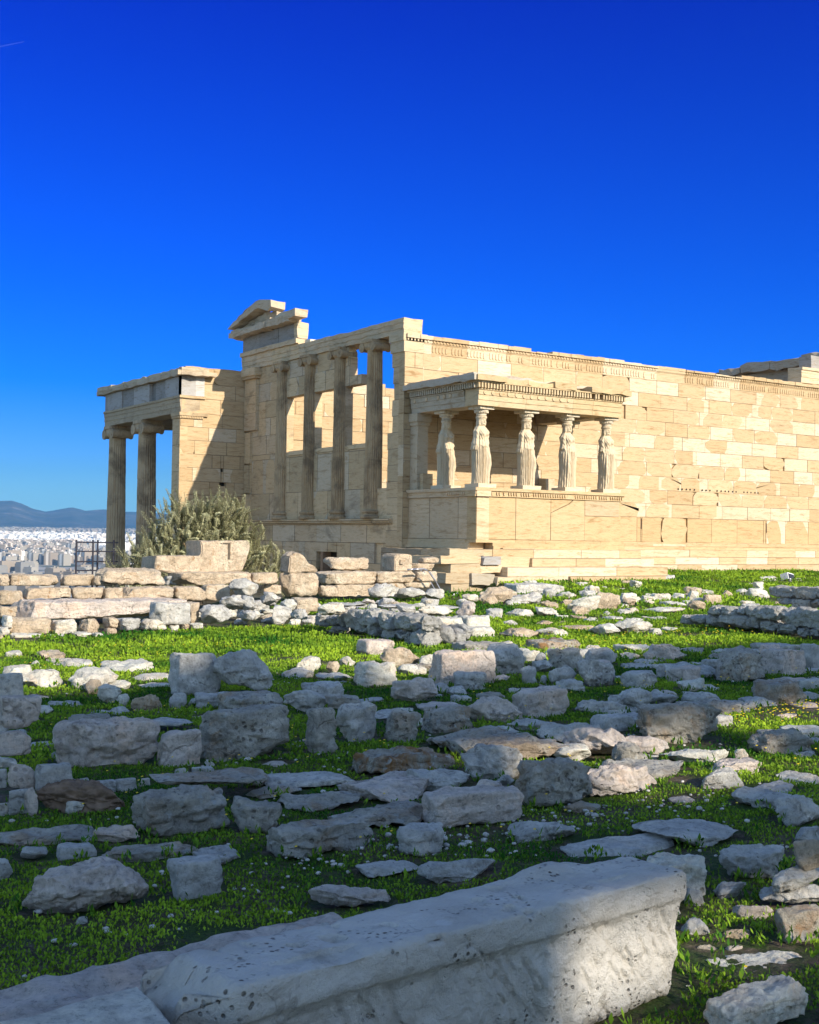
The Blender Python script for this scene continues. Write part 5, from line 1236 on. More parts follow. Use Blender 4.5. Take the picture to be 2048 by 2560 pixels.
('stone_block','big block with a long slanted left side,first of the front row','',-17.65,-23.06,-1.334,0.73,0.35,0.353,-0.12,'rp',227),
('flat_slab','narrow slab behind the big slanted block','',-16.76,-21.95,-1.245,0.4,0.35,0.049,-0.04,'kg',228),
('stone_block','small squarish block right of the big slanted block','',-17.21,-23.27,-1.33,0.31,0.17,0.268,-0.13,'kp',229),
('stone_block','widest block of the front row,curved underside,right of the squarish one','',-16.67,-23.18,-1.336,0.65,0.3,0.399,0.02,'kl',230),
('rock_outcrop','largest pitted lichen covered outcrop on the left,rounded front','',-17.94,-25.01,-1.331,0.51,0.27,0.256,0.06,'bl',231),
('flat_slab','flat brown lichened rock sheet on top behind the largest outcrop','',-17.46,-24.4,-1.207,0.74,0.38,0.056,-0.07,'bl',232),
('rock_outcrop','dark pitted outcrop between the largest outcrop and the long pitted block','',-17.61,-25.24,-1.327,0.25,0.21,0.208,-0.12,'bl',233),
('flat_slab','long flat layered slab at the left frame edge','',-18.62,-24.84,-1.322,0.51,0.26,0.061,-0.15,'bl',234),
('loose_stone','small grey rock behind the biggest left boulder','',-18.77,-25.15,-1.322,0.13,0.09,0.065,-0.48,'bg',235),
('flat_slab','thin grey stone in grass left of the largest outcrop','',-18.42,-24.97,-1.321,0.11,0.09,0.039,-0.14,'bg',236),
('boulder','pinkish dark rock at the foot of the largest outcrop','',-18.31,-25.05,-1.323,0.24,0.11,0.093,-0.62,'bp',237),
('boulder','bluish rock with flat top just behind the biggest left boulder','',-18.58,-25.21,-1.322,0.19,0.11,0.068,-0.14,'kg',238),
('boulder','biggest left boulder,rounded,blue grey with a pink front','',-18.82,-26.08,-1.33,0.53,0.24,0.217,-0.12,'bp',239),
('flat_slab','flat brownish rock sheet right of the biggest left boulder','',-18.29,-25.41,-1.322,0.46,0.26,0.067,-0.08,'bl',240),
('boulder','grey rock cut by the left frame edge beside the biggest boulder','',-19.01,-25.45,-1.323,0.1,0.06,0.107,-0.45,'bg',241),
('stone_block','angular grey block with a brown front face in the left foreground grass','',-18.35,-26.13,-1.327,0.24,0.12,0.184,0.03,'kg',242),
('loose_stone','small pale stone in grass below the biggest left boulder','',-18.92,-26.29,-1.321,0.05,0.02,0.049,0.06,'bg',243),
('boulder','grey rounded boulder behind the right end of the widest block','',-15.33,-21.66,-1.274,0.43,0.19,0.196,-0.13,'bg',244),
('boulder','lumpy pale grey rock behind the smooth boulder in the front row','',-14.94,-21.63,-1.279,0.37,0.23,0.139,-0.68,'bl',245),
('stone_block','upright squarish block with cracks right of the widest block','',-16.14,-23.37,-1.334,0.24,0.15,0.372,-0.03,'kl',246),
('boulder','smooth bluish boulder between the upright block and the holed block','',-15.63,-23.02,-1.333,0.34,0.16,0.331,0.09,'bg',247),
('stone_block','pale block with round dark holes in the front row','',-15.31,-23.17,-1.33,0.28,0.19,0.279,0.03,'kl',248),
('flat_slab','flat grey stone behind the block with round dark holes','',-14.95,-22.46,-1.221,0.19,0.17,0.034,-0.02,'kg',249),
('stone_block','rectangular lichened block at the right end of the front row','',-14.74,-22.99,-1.329,0.41,0.25,0.235,-0.1,'kl',250),
('boulder','pinkish boulder right behind the rectangular lichened block','',-14.1,-22.8,-1.329,0.49,0.22,0.256,-0.69,'bp',251),
('flat_slab','thin flat stone in shaded grass above the front row','',-14.33,-21.15,-1.321,0.29,0.29,0.051,-0.16,'bg',252),
('flat_slab','wide flat lichen slab sloping into sunlight at its right end','',-14.99,-23.91,-1.327,0.93,0.99,0.186,-0.09,'bl',253),
('boulder','rounded blue boulder in front of the wide lichen slab','',-15.63,-24.74,-1.329,0.44,0.19,0.254,-0.42,'bg',254),
('rock_outcrop','craggy outcrop with orange and white lichen in the centre','',-15.97,-24.17,-1.326,0.67,0.45,0.163,-0.03,'bo',255),
('boulder','smooth blue grey slab rock between the orange outcrop and the rounded blue boulder','',-16.05,-24.76,-1.325,0.42,0.29,0.135,0.0,'bg',256),
('flat_slab','pinkish flat slab with pale spots in front of the orange outcrop','',-16.42,-24.77,-1.324,0.59,0.53,0.118,0.1,'bp',257),
('stone_block','long smooth pinkish block with a chipped corner left of the lichen boulder','',-16.43,-25.6,-1.329,0.57,0.25,0.203,-0.14,'kp',258),
('flat_slab','brown lichened slab left of the bluish long slab','',-17.07,-24.16,-1.322,0.17,0.18,0.087,0.03,'bl',259),
('flat_slab','bluish long low slab left of the orange lichen outcrop','',-16.75,-24.25,-1.322,0.59,0.34,0.068,-0.13,'bg',260),
('flat_slab','lichened flat stone in front of the bluish long slab','',-17.06,-24.42,-1.322,0.35,0.27,0.063,0.06,'bl',261),
('flat_slab','oval lichened stone just behind the dark crusted flat slab','',-16.95,-24.82,-1.323,0.51,0.34,0.085,-0.05,'bl',262),
('flat_slab','dark crusted flat slab right behind the long pitted block','',-16.88,-25.37,-1.323,0.64,0.4,0.094,0.0,'bl',263),
('stone_block','long pitted block in the centre foreground grass,pale front','',-17.49,-25.73,-1.329,0.57,0.25,0.174,0.06,'kl',264),
('boulder','low pinkish stone with a crack behind the carved foreground block','',-17.83,-26.58,-1.323,0.36,0.16,0.09,-0.39,'bp',265),
('flat_slab','flat bluish stone in the grass above the low cracked stone','',-17.4,-26.24,-1.321,0.32,0.16,0.046,-0.14,'bg',266),
('boulder','angular bluish rock just behind the middle of the carved block','',-17.2,-26.51,-1.324,0.4,0.18,0.105,0.01,'bg',267),
('boulder','large sloping boulder covered with white lichen in the centre right','',-15.7,-25.47,-1.332,0.55,0.24,0.293,0.03,'bl',268),
('boulder','dark smooth boulder right of the white lichen boulder','',-15.16,-25.44,-1.328,0.56,0.25,0.204,-0.12,'bp',269),
('flat_slab','sunlit lichen crusted flat stone behind the dark smooth boulder','',-14.58,-25.14,-1.324,0.53,0.53,0.107,0.03,'bl',270),
('boulder','bluish jagged rock in the right foreground below the light patch','',-14.75,-26.28,-1.324,0.4,0.28,0.138,-0.57,'bg',271),
('boulder','cracked bluish rock at the right frame edge,upper one','',-14.92,-26.63,-1.326,0.34,0.15,0.185,0.09,'bg',272),
('boulder','bluish rock at the right frame edge below the cracked rock','',-15.22,-26.95,-1.323,0.19,0.11,0.104,-0.14,'bg',273),
('flat_slab','flat bluish bedrock sheet with a dark grass tuft on it','',-15.67,-26.54,-1.323,0.53,0.44,0.098,-0.08,'bg',274),
('flat_slab',"long bedrock ledge just behind the carved block's bump",'',-16.17,-26.53,-1.322,0.7,0.35,0.064,-0.04,'bg',275),
('flat_slab','pale flat stone at the right edge of the light patch','',-13.89,-25.85,-1.322,0.34,0.28,0.079,0.11,'bw',276),
('loose_stone','brown stone on top of the stacked pile at the right edge','',-16.11,-27.65,-1.156,0.21,0.08,0.133,-0.07,'bt',277),
('boulder','middle grey stone of the stacked pile at the right edge','',-16.2,-27.65,-1.237,0.32,0.12,0.109,0.09,'bg',278),
('boulder','lowest grey stone of the stacked pile at the right edge','',-16.18,-27.66,-1.293,0.38,0.15,0.088,-0.49,'bg',279),
('stone_block','tan block with a sunlit orange top at the right edge','',-16.58,-27.97,-1.325,0.24,0.1,0.165,-0.12,'ko',280),
('boulder','layered grey rock left of the stacked pile at right','',-15.98,-27.23,-1.326,0.37,0.16,0.166,-0.14,'bg',281),
('boulder',"smooth bluish stone right of the carved block's end",'',-16.35,-27.4,-1.323,0.17,0.09,0.09,-0.05,'bg',282),
('loose_stone',"blue stone just right of the carved block's top corner",'',-16.6,-27.43,-1.323,0.09,0.06,0.104,-0.58,'bg',283),
('loose_stone','grey brown stone below the smooth bluish stone at right','',-16.51,-27.67,-1.323,0.17,0.08,0.087,-0.69,'bp',284),
('boulder',"tilted striped grey stone beside the carved block's lower end",'',-16.89,-27.7,-1.323,0.12,0.1,0.094,-0.14,'bg',285),
('loose_stone','partly sunlit tan stone among weeds right of the carved block','',-16.77,-27.81,-1.322,0.13,0.07,0.058,-0.09,'bt',286),
('loose_stone','broken pinkish stone in the sunlit weeds','',-16.91,-27.92,-1.322,0.1,0.06,0.052,0.04,'bp',287),
('loose_stone','flat broken stone right beside the carved block in sunlight','',-17.0,-27.86,-1.321,0.12,0.07,0.048,-0.38,'bt',288),
('loose_stone',"small white stone by the carved block's right side",'',-17.11,-27.92,-1.321,0.08,0.03,0.037,-0.48,'bw',289),
('flat_slab','pale cracked bedrock strip above the corner boulder','',-16.91,-28.09,-1.322,0.45,0.22,0.057,-0.08,'bw',290),
('flat_slab','sunlit pale stone left of the cracked bedrock strip','',-17.14,-28.02,-1.321,0.13,0.09,0.045,-0.13,'bw',291),
('loose_stone',"tiny pale stone by the carved block's bottom corner",'',-17.35,-28.11,-1.321,0.04,0.02,0.032,-0.06,'bw',292),
('boulder','pale pitted boulder in the bottom right corner','',-17.44,-28.49,-1.267,0.43,0.17,0.12,0.07,'rw',293),
]
# ------------------------------------------------------------------ rocks
def cube_sphere(n):
    t = np.tan(np.linspace(-1, 1, n+1)*math.pi/4)
    V = {}; F = []; out = []
    def vid(p):
        k = (round(p[0], 6), round(p[1], 6), round(p[2], 6))
        if k not in V: V[k] = len(out); out.append(p)
        return V[k]
    for ax in range(3):
        for sg in (-1, 1):
            ids = [[0]*(n+1) for _ in range(n+1)]
            for i in range(n+1):
                for j in range(n+1):
                    p = [0, 0, 0]; p[ax] = sg; p[(ax+1) % 3] = t[i]; p[(ax+2) % 3] = t[j]; ids[i][j] = vid(tuple(p))
            for i in range(n):
                for j in range(n):
                    q = (ids[i][j], ids[i+1][j], ids[i+1][j+1], ids[i][j+1]); F.append(q if sg > 0 else q[::-1])
    P = np.array(out, float); P /= np.linalg.norm(P, axis=1)[:, None]
    return P, np.array(F)
_cs = {}
def cs(n):
    if n not in _cs: _cs[n] = cube_sphere(n)
    return _cs[n]
def rock_geo(w, d, h, style, seed, n, lich=False, cuts=None):
    """returns verts (base at z=0) and quads; style b boulder, k block, s slab, r rough block"""
    rng = np.random.RandomState(seed*7+3)
    P, F = cs(n)
    e = dict(b=3.4, k=16.0, s=9.0, r=8.0)[style]
    q = P/((np.abs(P)**e).sum(1)**(1/e))[:, None]
    # chisel planes
    nc = dict(b=15, k=5, s=7, r=10)[style]
    for _ in range(nc):
        v = rng.normal(size=3); v[2] *= 0.7; v /= np.linalg.norm(v)
        ext = np.abs(v).sum() if style in 'kr' else 1.0
        off = rng.uniform(0.70, 0.95)*(ext*0.92 if style in 'kr' else 1.0)
        t = q@v-off
        q = q-np.where(t > 0, t, 0)[:, None]*v
    if style in 'kr':   # slight taper / shear so faces are not parallel
        q = q*(1+q[:, [2]]*rng.uniform(-0.06, 0.04)); q[:, 0] += q[:, 1]*rng.uniform(-0.06, 0.06)+q[:, 2]*rng.uniform(-0.08, 0.08)*0.5
        q[:, 2] += q[:, 0]*rng.uniform(-0.08, 0.08)
    if style in 'bs':
        q[:, 2] += q[:, 0]*rng.uniform(-0.22, 0.22)*(q[:, 2] > 0)
        q[:, 0] += q[:, 2]*rng.uniform(-0.15, 0.15)
    mn, mx = q.min(0), q.max(0); q = (q-(mn+mx)/2)/((mx-mn)/2)
    V = q*np.array([w/2, d/2, h/2])
    s = (w*d*h)**(1/3); s2 = min(s, 2.2*min(w, d, h))
    N = P*np.array([1/w, 1/d, 1/h]); N /= np.linalg.norm(N, axis=1)[:, None]
    A = dict(b=(0.05, 0.05), k=(0.014, 0.02), s=(0.045, 0.05), r=(0.03, 0.05))[style]
    off = rng.uniform(0, 100, 3)
    low = fbm(V/s*1.6+off, seed, 3)*A[0]
    mid = -np.abs(fbm(V/s*4.2+off, seed+5, 4))*A[1]*1.6
    hi = fbm(V/np.array([0.11, 0.11, 0.06])+off, seed+9, 3)*(0.016 if not lich else 0.028)
    V = V+N*((low+mid)*s2+hi*min(1.0, s2/0.25))[:, None]
    mn, mx = V.min(0), V.max(0)
    V = (V-np.array([(mn[0]+mx[0])/2, (mn[1]+mx[1])/2, mn[2]]))*np.array([w, d, h])/(mx-mn)
    return V, F
FOOT = []
def place_rocks():
    cats = dict(stone_block='stone block', boulder='boulder', loose_stone='stone', flat_slab='slab', rubble_stone='rubble stone', rock_outcrop='rock outcrop')
    for nm, lab, grp, x, y, z, w, d, h, yaw, kind, seed in ROCKS:
        label, group = (lab, None) if not grp else ROCK_GROUPS[grp]
        dist = math.hypot(x-CAM[0], y-CAM[1]); px = max(w, h, d*0.6)*1217/dist
        n = int(min(72, max(9, px/3.2)))
        style = kind[0]; mat = kind[1]
        if nm == 'rock_outcrop' or (style == 'b' and mat in 'lo'): style = 'r'
        if nm == 'flat_slab': style = 's'
        if nm == 'rubble_stone': style = 'r'; w *= 1.1; h *= 1.06
        V, F = rock_geo(w, d, max(h, 0.04), style, seed, n, mat in 'lo')
        o = obj(nm, mesh_np(nm, V, F, M[mat], True), None, (x, y, z), yaw)
        tag(o, label, cats[nm], group)
        FOOT.append((x, y, w*0.5, d*0.5, yaw, z+h))
place_rocks()

def field_stones():
    """the many small stones lying between the named ones"""
    rng = np.random.RandomState(99); n = 0; tries = 0
    def clear(x, y, r):
        for (cx, cy, a, b, yaw, zt) in FOOT:
            dx, dy = x-cx, y-cy; c, s = math.cos(yaw), math.sin(yaw)
            if (abs(dx*c+dy*s)/(a+r*0.7))**3+(abs(-dx*s+dy*c)/(b+r*0.7))**3 < 1: return False
        return True
    while n < 120 and tries < 6000:
        tries += 1
        r = math.sqrt(rng.uniform(5.2**2, 18**2)); a = rng.uniform(-0.33, 0.345)
        x = CAM[0]+FW[0]*math.cos(a)*r+RT0[0]*math.sin(a)*r; y = CAM[1]+FW[1]*math.cos(a)*r+RT0[1]*math.sin(a)*r
        if y > -14.2 or (x < -9.8 and y > -19): continue
        dens = fbm(np.array([[x*0.45, y*0.45, 3.0]]), 17, 3)[0]+0.5*sm(-0.15, 0.3, a)
        if dens < rng.uniform(-0.5, 0.5): continue
        w = rng.uniform(0.12, 0.42)*(0.75+0.03*r); d = w*rng.uniform(0.5, 0.95); slab = rng.rand() < 0.72
        h = w*(rng.uniform(0.18, 0.3) if slab else rng.uniform(0.4, 0.65))
        if not clear(x, y, w*0.5): continue
        V, F = rock_geo(w, d, h, 's' if slab else ('b' if rng.rand() < 0.6 else 'r'), 700+n, int(min(30, max(9, w*1217/r/3.2))))
        nm = 'flat_slab' if slab else 'loose_stone'
        o = obj(nm, mesh_np(nm, V, F, M['gpgglgpw'[rng.randint(8)]], True), None, (x, y, float(zg(x, y))-0.02), rng.uniform(-0.5, 0.4))
        if slab: tag(o, 'small thin slab scattered flat between the bigger stones of the grassy field', 'slab', 'small slabs scattered over the field')
        else: tag(o, 'small field stone scattered between the bigger stones of the grassy field', 'stone', 'small stones scattered over the field')
        FOOT.append((x, y, w*0.5, d*0.5, o.rotation_euler[2], 0)); n += 1
field_stones()
def far_stones():
    rng = np.random.RandomState(41)
    for (x0, x1, y0, y1, N, mats, lab, grp) in ((-11.4, -7.0, -12.9, -9.3, 46, 'gwtg', 'pale tumbled stone in the rubble between the sunny lawn and the upright pointed stone', 'rubble before the pointed stone'),
            (-7.5, 4.0, -14.0, -5.2, 74, 'wgwt', 'pale stone among the low stones scattered before the platform steps', 'stones before the platform steps')):
        n = 0; tries = 0
        while n < N and tries < 3000:
            tries += 1; x, y = rng.uniform(x0, x1), rng.uniform(y0, y1); w = rng.uniform(0.18, 0.5); d = w*rng.uniform(0.6, 1); h = w*rng.uniform(0.35, 0.65)
            ok = True
            for (cx, cy, a, b, yaw, zt) in FOOT:
                if abs(x-cx) < a+w*0.35 and abs(y-cy) < b+d*0.35: ok = False; break
            if not ok: continue
            V, F = rock_geo(w, d, h, 'brb'[n % 3], 1500+n+N, 12)
            o = obj('loose_stone', mesh_np('loose_stone', V, F, M[mats[n % 4]], True), None, (x, y, float(zg(x, y))-0.03), rng.uniform(-0.6, 0.6))
            tag(o, lab, 'stone', grp); FOOT.append((x, y, w*0.5, d*0.5, o.rotation_euler[2], 0)); n += 1
far_stones()

def dry_walls():
    for data, lab, tonerot in ((WALL_MID, 'curved dry stone wall of small grey stones edging the sunny lawn in the middle', 0), (WALL_RIGHT, 'low dry stone wall of rounded grey stones running to the right frame edge', 0)):
        Vs = []; Fs = []; b = 0
        for x, y, z, w, d, h, seed in data:
            V, F = rock_geo(d, w, h, 'rrb'[seed % 3], seed, 22)
            V = V*np.array([0.9, 0.98, 1.1])
            V = V+np.array([x, y, z]); Vs.append(V); Fs.append(F+b); b += len(V)
            FOOT.append((x, y, d*0.6, w*0.55, 0, z+h))
        # hearting behind the face stones
        xs = [r[0] for r in data]; ys = [r[1] for r in data]; rng = random.Random(4)
        for k in range(34):
            w_ = rng.uniform(0.25, 0.5)
            V, F = rock_geo(w_, rng.uniform(0.3, 0.55), 0.28, 'b', 50+k, 8)
            t = rng.random(); y = min(ys)+(max(ys)-min(ys))*t
            V = V+np.array([xs[0]+rng.uniform(0.3, 0.8), y, -1.34+rng.uniform(0, 0.1)]); Vs.append(V); Fs.append(F+b); b += len(V)
        o = obj('dry_stone_wall', mesh_np('dry_stone_wall', np.vstack(Vs), np.vstack(Fs), M['d'], True)); tag(o, lab, 'stone wall')
dry_walls()

# blocks with shapes of their own
def poly_block(name, poly, y, thick, mat, lab, cat, sub=0.07, rough=0.018, seed=2, loc=(0, 0, 0)):
    mb = MB(); mb.prism(poly, lambda u, v, w: (u, y-w, v), -thick, 0.0, (0.6, 0.52, 0.42))
    me = mesh_np(name, mb.v, mb.f, mat)
    bm = bmesh.new(); bm.from_mesh(me)
    bmesh.ops.bevel(bm, geom=list(bm.edges), offset=0.02, segments=2, affect='EDGES')
    bmesh.ops.triangulate(bm, faces=[f for f in bm.faces if len(f.verts) > 4])
    for _ in range(5):
        ed = [e for e in bm.edges if e.calc_length() > sub*1.5]
        if not ed: break
        bmesh.ops.subdivide_edges(bm, edges=ed, cuts=1, use_grid_fill=True)
    bm.to_mesh(me); bm.free()
    co = np.zeros(len(me.vertices)*3, np.float32); me.vertices.foreach_get('co', co); co = co.reshape(-1, 3)
    dd = np.stack([fbm(co*4+k*40, seed+k, 4) for k in range(3)], 1)*rough
    c0 = np.array([co[:, 0].mean(), co[:, 1].mean(), co[:, 2].min()])
    me.vertices.foreach_set('co', (co+dd-c0).astype(np.float32).ravel()); me.update()
    o = obj(name, me, None, tuple(c0)); tag(o, lab, cat); return o, c0
def special_blocks():
    o, c = poly_block('stepped_block', [(-11.6, -0.43), (-10.91, -0.49), (-9.74, -0.44), (-9.56, 0.03), (-9.6, 0.17), (-10.66, 0.16), (-10.64, -0.13), (-11.58, -0.15)], -8.9, 0.75, M['t'], 'stepped pale marble block with a T shaped cutting, lying in front of the olive tree', 'stone block')
    mb = MB(); mb.box(-10.19, -10.02, -8.916, -8.90, 0.10, 0.13); mb.box(-10.07, -10.02, -8.917, -8.90, -0.2, 0.10); mb.box(-10.24, -10.19, -8.915, -8.90, 0.105, 0.125)  # dark strips on the face stand for the shade in the T cut
    b = mb.build('cutting', M['bark'], o); b.location = tuple(-c)
    o, c = poly_block('inscribed_block', [(-5.62, -0.47), (-5.13, -0.47), (-5.15, -0.12), (-5.24, -0.08), (-5.58, -0.09), (-5.64, -0.16)], -8.2, 0.55, M['t'], 'pale cube shaped block with an L shaped cut in its lit face', 'stone block', rough=0.012)
    mb = MB(); mb.box(-5.50, -5.475, -8.212, -8.2, -0.33, -0.22); mb.box(-5.475, -5.42, -8.212, -8.2, -0.33, -0.305)  # L cut drawn as dark strips in place of its shade
    b = mb.build('letter_mark', M['bark'], o); b.location = tuple(-c)
    poly_block('pointed_stone', [(-8.88, -0.45), (-8.2, -0.46), (-8.25, -0.38), (-8.4, -0.3), (-8.54, -0.06), (-8.72, -0.03), (-8.86, -0.14)], -9.25, 0.4, M['t'], 'upright stone with a pointed top at the edge of the terrace, before the dark doorway', 'stone block', rough=0.03)
special_blocks()

def carved_block():
    """the big moulded marble block in front: top slab edge, cavetto, rough face"""
    u = np.array([0.99488, 0.10110, 0]); nrm = np.array([0.1011, -0.99488, 0])      # nrm: towards the viewer
    A0 = np.array([-19.2473, -28.3701, -0.85]); L = 1.815; Dp = 0.34
    # section (outwards n, height z) going over the top and down the front
    sec = [(-Dp+0.03, -0.45), (-Dp, -0.3), (-Dp, -0.05), (-Dp+0.015, -0.006), (-Dp+0.05, 0.0), (-0.03, 0.004), (-0.010, 0.001), (-0.002, -0.007), (0.0, -0.02), (0.001, -0.07), (-0.003, -0.090), (-0.017, -0.104),
           (-0.020, -0.15), (-0.019, -0.2), (-0.024, -0.3), (-0.038, -0.40), (-0.07, -0.44), (-0.11, -0.455), (-Dp*0.6, -0.46)]
    sec = np.array(sec); dl = np.r_[0, np.cumsum(np.linalg.norm(np.diff(sec, axis=0), axis=1))]
    ns, nl = 200, 420
    tt = np.linspace(0, dl[-1], ns); sn = np.interp(tt, dl, sec[:, 0]); sz = np.interp(tt, dl, sec[:, 1])
    ls = np.linspace(-0.07, L, nl)
    Lg, Sn = np.meshgrid(ls, sn, indexing='ij'); _, Sz = np.meshgrid(ls, sz, indexing='ij')
    Ni = np.gradient(sn); Zi = np.gradient(sz); nn = np.stack([-Zi, Ni], 1); nn /= np.linalg.norm(nn, axis=1)[:, None]
    n2 = np.broadcast_to(nn[:, 0], Lg.shape); z2 = np.broadcast_to(nn[:, 1], Lg.shape)
    # make normals point outwards
    P = np.stack([Lg.ravel(), Sn.ravel(), Sz.ravel()], 1)
    low = fbm(P*np.array([2.2, 4, 4]), 3, 3).reshape(Lg.shape)
    fine = fbm(P*22, 7, 4).reshape(Lg.shape)
    scal = -np.abs(fbm(P*np.array([9, 9, 6])+3, 12, 4).reshape(Lg.shape))
    strok = -0.010*sm(0.25, 0.75, fbm(np.stack([(P[:, 0]+0.6*P[:, 2])*26, P[:, 1]*10, (P[:, 2]-0.4*P[:, 0])*9], 1), 19, 3).reshape(Lg.shape))-0.004*np.abs(fine)
    front = sm(-0.12, -0.09, -(-Sz)*1.0-0) if False else sm(-0.10, -0.13, Sz)*(Sn > -0.2)
    top = sm(-0.03, -0.01, Sz)
    d = low*0.005*(1-front)+front*(low*0.010+scal*0.016+strok+0.004)+fine*0.0022
    pit = np.maximum(0, fbm(P*np.array([16, 16, 16])+9, 31, 2).reshape(Lg.shape)-0.62)
    zone = sm(-0.2, 0.3, fbm(P*np.array([2.5, 5, 1]), 77, 2).reshape(Lg.shape))
    d -= top*zone*pit*0.055
    # worn and chipped edge
    chip = np.maximum(0, fbm(P*np.array([3.2, 1, 1])+5, 41, 3).reshape(Lg.shape)-0.25)
    edge = np.exp(-((Sz+0.02)/0.045)**2)*(Sn > -0.1)
    d -= edge*chip*0.022
    # hairline cracks across the front
    for a, b_, k in ((0.75, -1.15, 0.006), (1.22, -1.3, 0.006)):
        ln = (Lg-a)-(-Sz)*(-b_)*0.9+0.02*low
        d -= np.exp(-(ln/0.004)**2)*k*(Sz < -0.03)
    d += 0.0
    # raised lump on the back edge near the right end, lower back shoulder right of it
    lump = np.exp(-((Lg-1.42)/0.14)**2)*sm(-0.18, -0.32, Sn)*top
    Zadd = lump*0.03-sm(1.55, 1.62, Lg)*sm(-0.25, -0.3, Sn)*top*0.02
    # broken, rounded left end
    le = sm(0.03, -0.07, Lg)
    X = Lg; Nn = Sn+n2*d; Zz = Sz+z2*d+Zadd
    Nn = Nn-le*(0.12+0.06*low)*(Sn > -0.2); Zz = Zz-le*(0.07+0.05*low)*top
    re = sm(L-0.03, L, Lg); Nn = Nn*(1-re)+(-Dp/2+(Nn+Dp/2)*0.965)*re; Zz = Zz*(1-re)+(Zz-0.008*(Sz > -0.2))*re
    X = X+re*(0.02*low-0.01)+0.012*np.where(Lg > L-0.02, scal, 0)
    W3 = A0+X[..., None]*u+Nn[..., None]*nrm+np.stack([0*Zz, 0*Zz, Zz], -1)
    V = W3.reshape(-1, 3)
    i, j = np.meshgrid(np.arange(nl-1), np.arange(ns-1), indexing='ij'); q = (i*ns+j).ravel()
    F = np.stack([q, q+1, q+ns+1, q+ns], 1)
    F = [tuple(f) for f in F.tolist()]
    # end caps as fans to section centres, roughened
    for r_, flip in ((0, False), (nl-1, True)):
        c = V[r_*ns:(r_+1)*ns].mean(0); base = len(V); rings = [r_*ns+np.arange(ns)]
        for t in (0.9, 0.7, 0.45, 0.2):
            pr = c+(V[r_*ns:(r_+1)*ns]-c)*t; pr = pr+u*(0.012*(fbm(pr*8, 5, 3))[:, None])+u*(1 if flip else -1)*0.006
            ids = len(V)+np.arange(ns); V = np.vstack([V, pr]); rings.append(ids)
        for a_, b_ in zip(rings[:-1], rings[1:]):
            for k in range(ns):
                k2 = (k+1) % ns; f = (int(a_[k]), int(a_[k2]), int(b_[k2]), int(b_[k])); F.append(f if flip else f[::-1])
        F.append(tuple(int(x) for x in (rings[-1] if flip else rings[-1][::-1])))
    org = np.array([-18.35, -28.1, -1.31]); V = V-org
    m, n, l, b = newmat('marble_carved_block')
    v = mapping(n, l)
    a = noise(n, l, v, 3.0, 8, 0.65, 0.5)
    c = ramp(n, l, a, [(0.3, (0.48, 0.45, 0.405)), (0.55, (0.60, 0.57, 0.52)), (0.75, (0.67, 0.64, 0.59))])
    st = noise(n, l, mapping(n, l, (1.2, 1.2, 3)), 2.4, 9, 0.75, 0.8)
    c = mix(n, l, 'MIX', ramp(n, l, st, [(0.56, g(0)), (0.68, g(0.55))]), c, (0.25, 0.215, 0.165))
    vo = n.new('ShaderNodeTexVoronoi'); vo.inputs['Scale'].default_value = 44; l.new(v, vo.inputs['Vector'])
    gate = ramp(n, l, noise(n, l, v, 5, 5, 0.65), [(0.53, g(0)), (0.62, g(1))])
    sp = math_(n, l, 'MULTIPLY', ramp(n, l, vo.outputs['Distance'], [(0.20, g(0.85)), (0.34, g(0))]), gate)
    c = mix(n, l, 'MIX', sp, c, (0.075, 0.06, 0.045))
    v3 = n.new('ShaderNodeTexVoronoi'); v3.inputs['Scale'].default_value = 9; l.new(mapping(n, l, (1, 1, 1), rot=(0.3, 0.1, 0.7)), v3.inputs['Vector'])
    g3 = ramp(n, l, noise(n, l, v, 4.1, 3, 0.6), [(0.55, g(0)), (0.6, g(0.5))])
    c = mix(n, l, 'MIX', math_(n, l, 'MULTIPLY', ramp(n, l, v3.outputs['Distance'], [(0.22, g(1)), (0.27, g(0))]), g3), c, (0.66, 0.655, 0.64))
    l.new(c, b.inputs['Base Color'])
    wv = n.new('ShaderNodeTexNoise'); wv.inputs['Scale'].default_value = 9; wv.inputs['Detail'].default_value = 4; l.new(v, wv.inputs['Vector'])
    vk = n.new('ShaderNodeTexVoronoi'); vk.feature = 'DISTANCE_TO_EDGE'; vk.inputs['Scale'].default_value = 7
    l.new(mix(n, l, 'MIX', 0.2, v, wv.outputs['Color']), vk.inputs['Vector'])
    gk = ramp(n, l, noise(n, l, v, 6, 4, 0.6), [(0.54, g(0)), (0.64, g(0.45))])
    ck = math_(n, l, 'MULTIPLY', ramp(n, l, vk.outputs['Distance'], [(0.005, g(1)), (0.04, g(0))]), gk)
    c = mix(n, l, 'MIX', ck, c, (0.13, 0.105, 0.08)); l.new(c, b.inputs['Base Color'])
    h = math_(n, l, 'ADD', noise(n, l, v, 16, 9, 0.7, 0.4), math_(n, l, 'MULTIPLY', noise(n, l, v, 55, 6, 0.75), 0.55))
    bump(n, l, b, math_(n, l, 'SUBTRACT', h, math_(n, l, 'MULTIPLY', sp, 0.9)), 0.85, 0.035)
    o = obj('carved_block', mesh_np('carved_block', V, F, m, True), None, tuple(org))
    tag(o, 'long carved marble block with a moulded upper edge filling the lower foreground', 'carved block')
    FOOT.append((-18.3, -28.12, 0.98, 0.2, math.atan2(u[1], u[0]), -0.8))
carved_block()

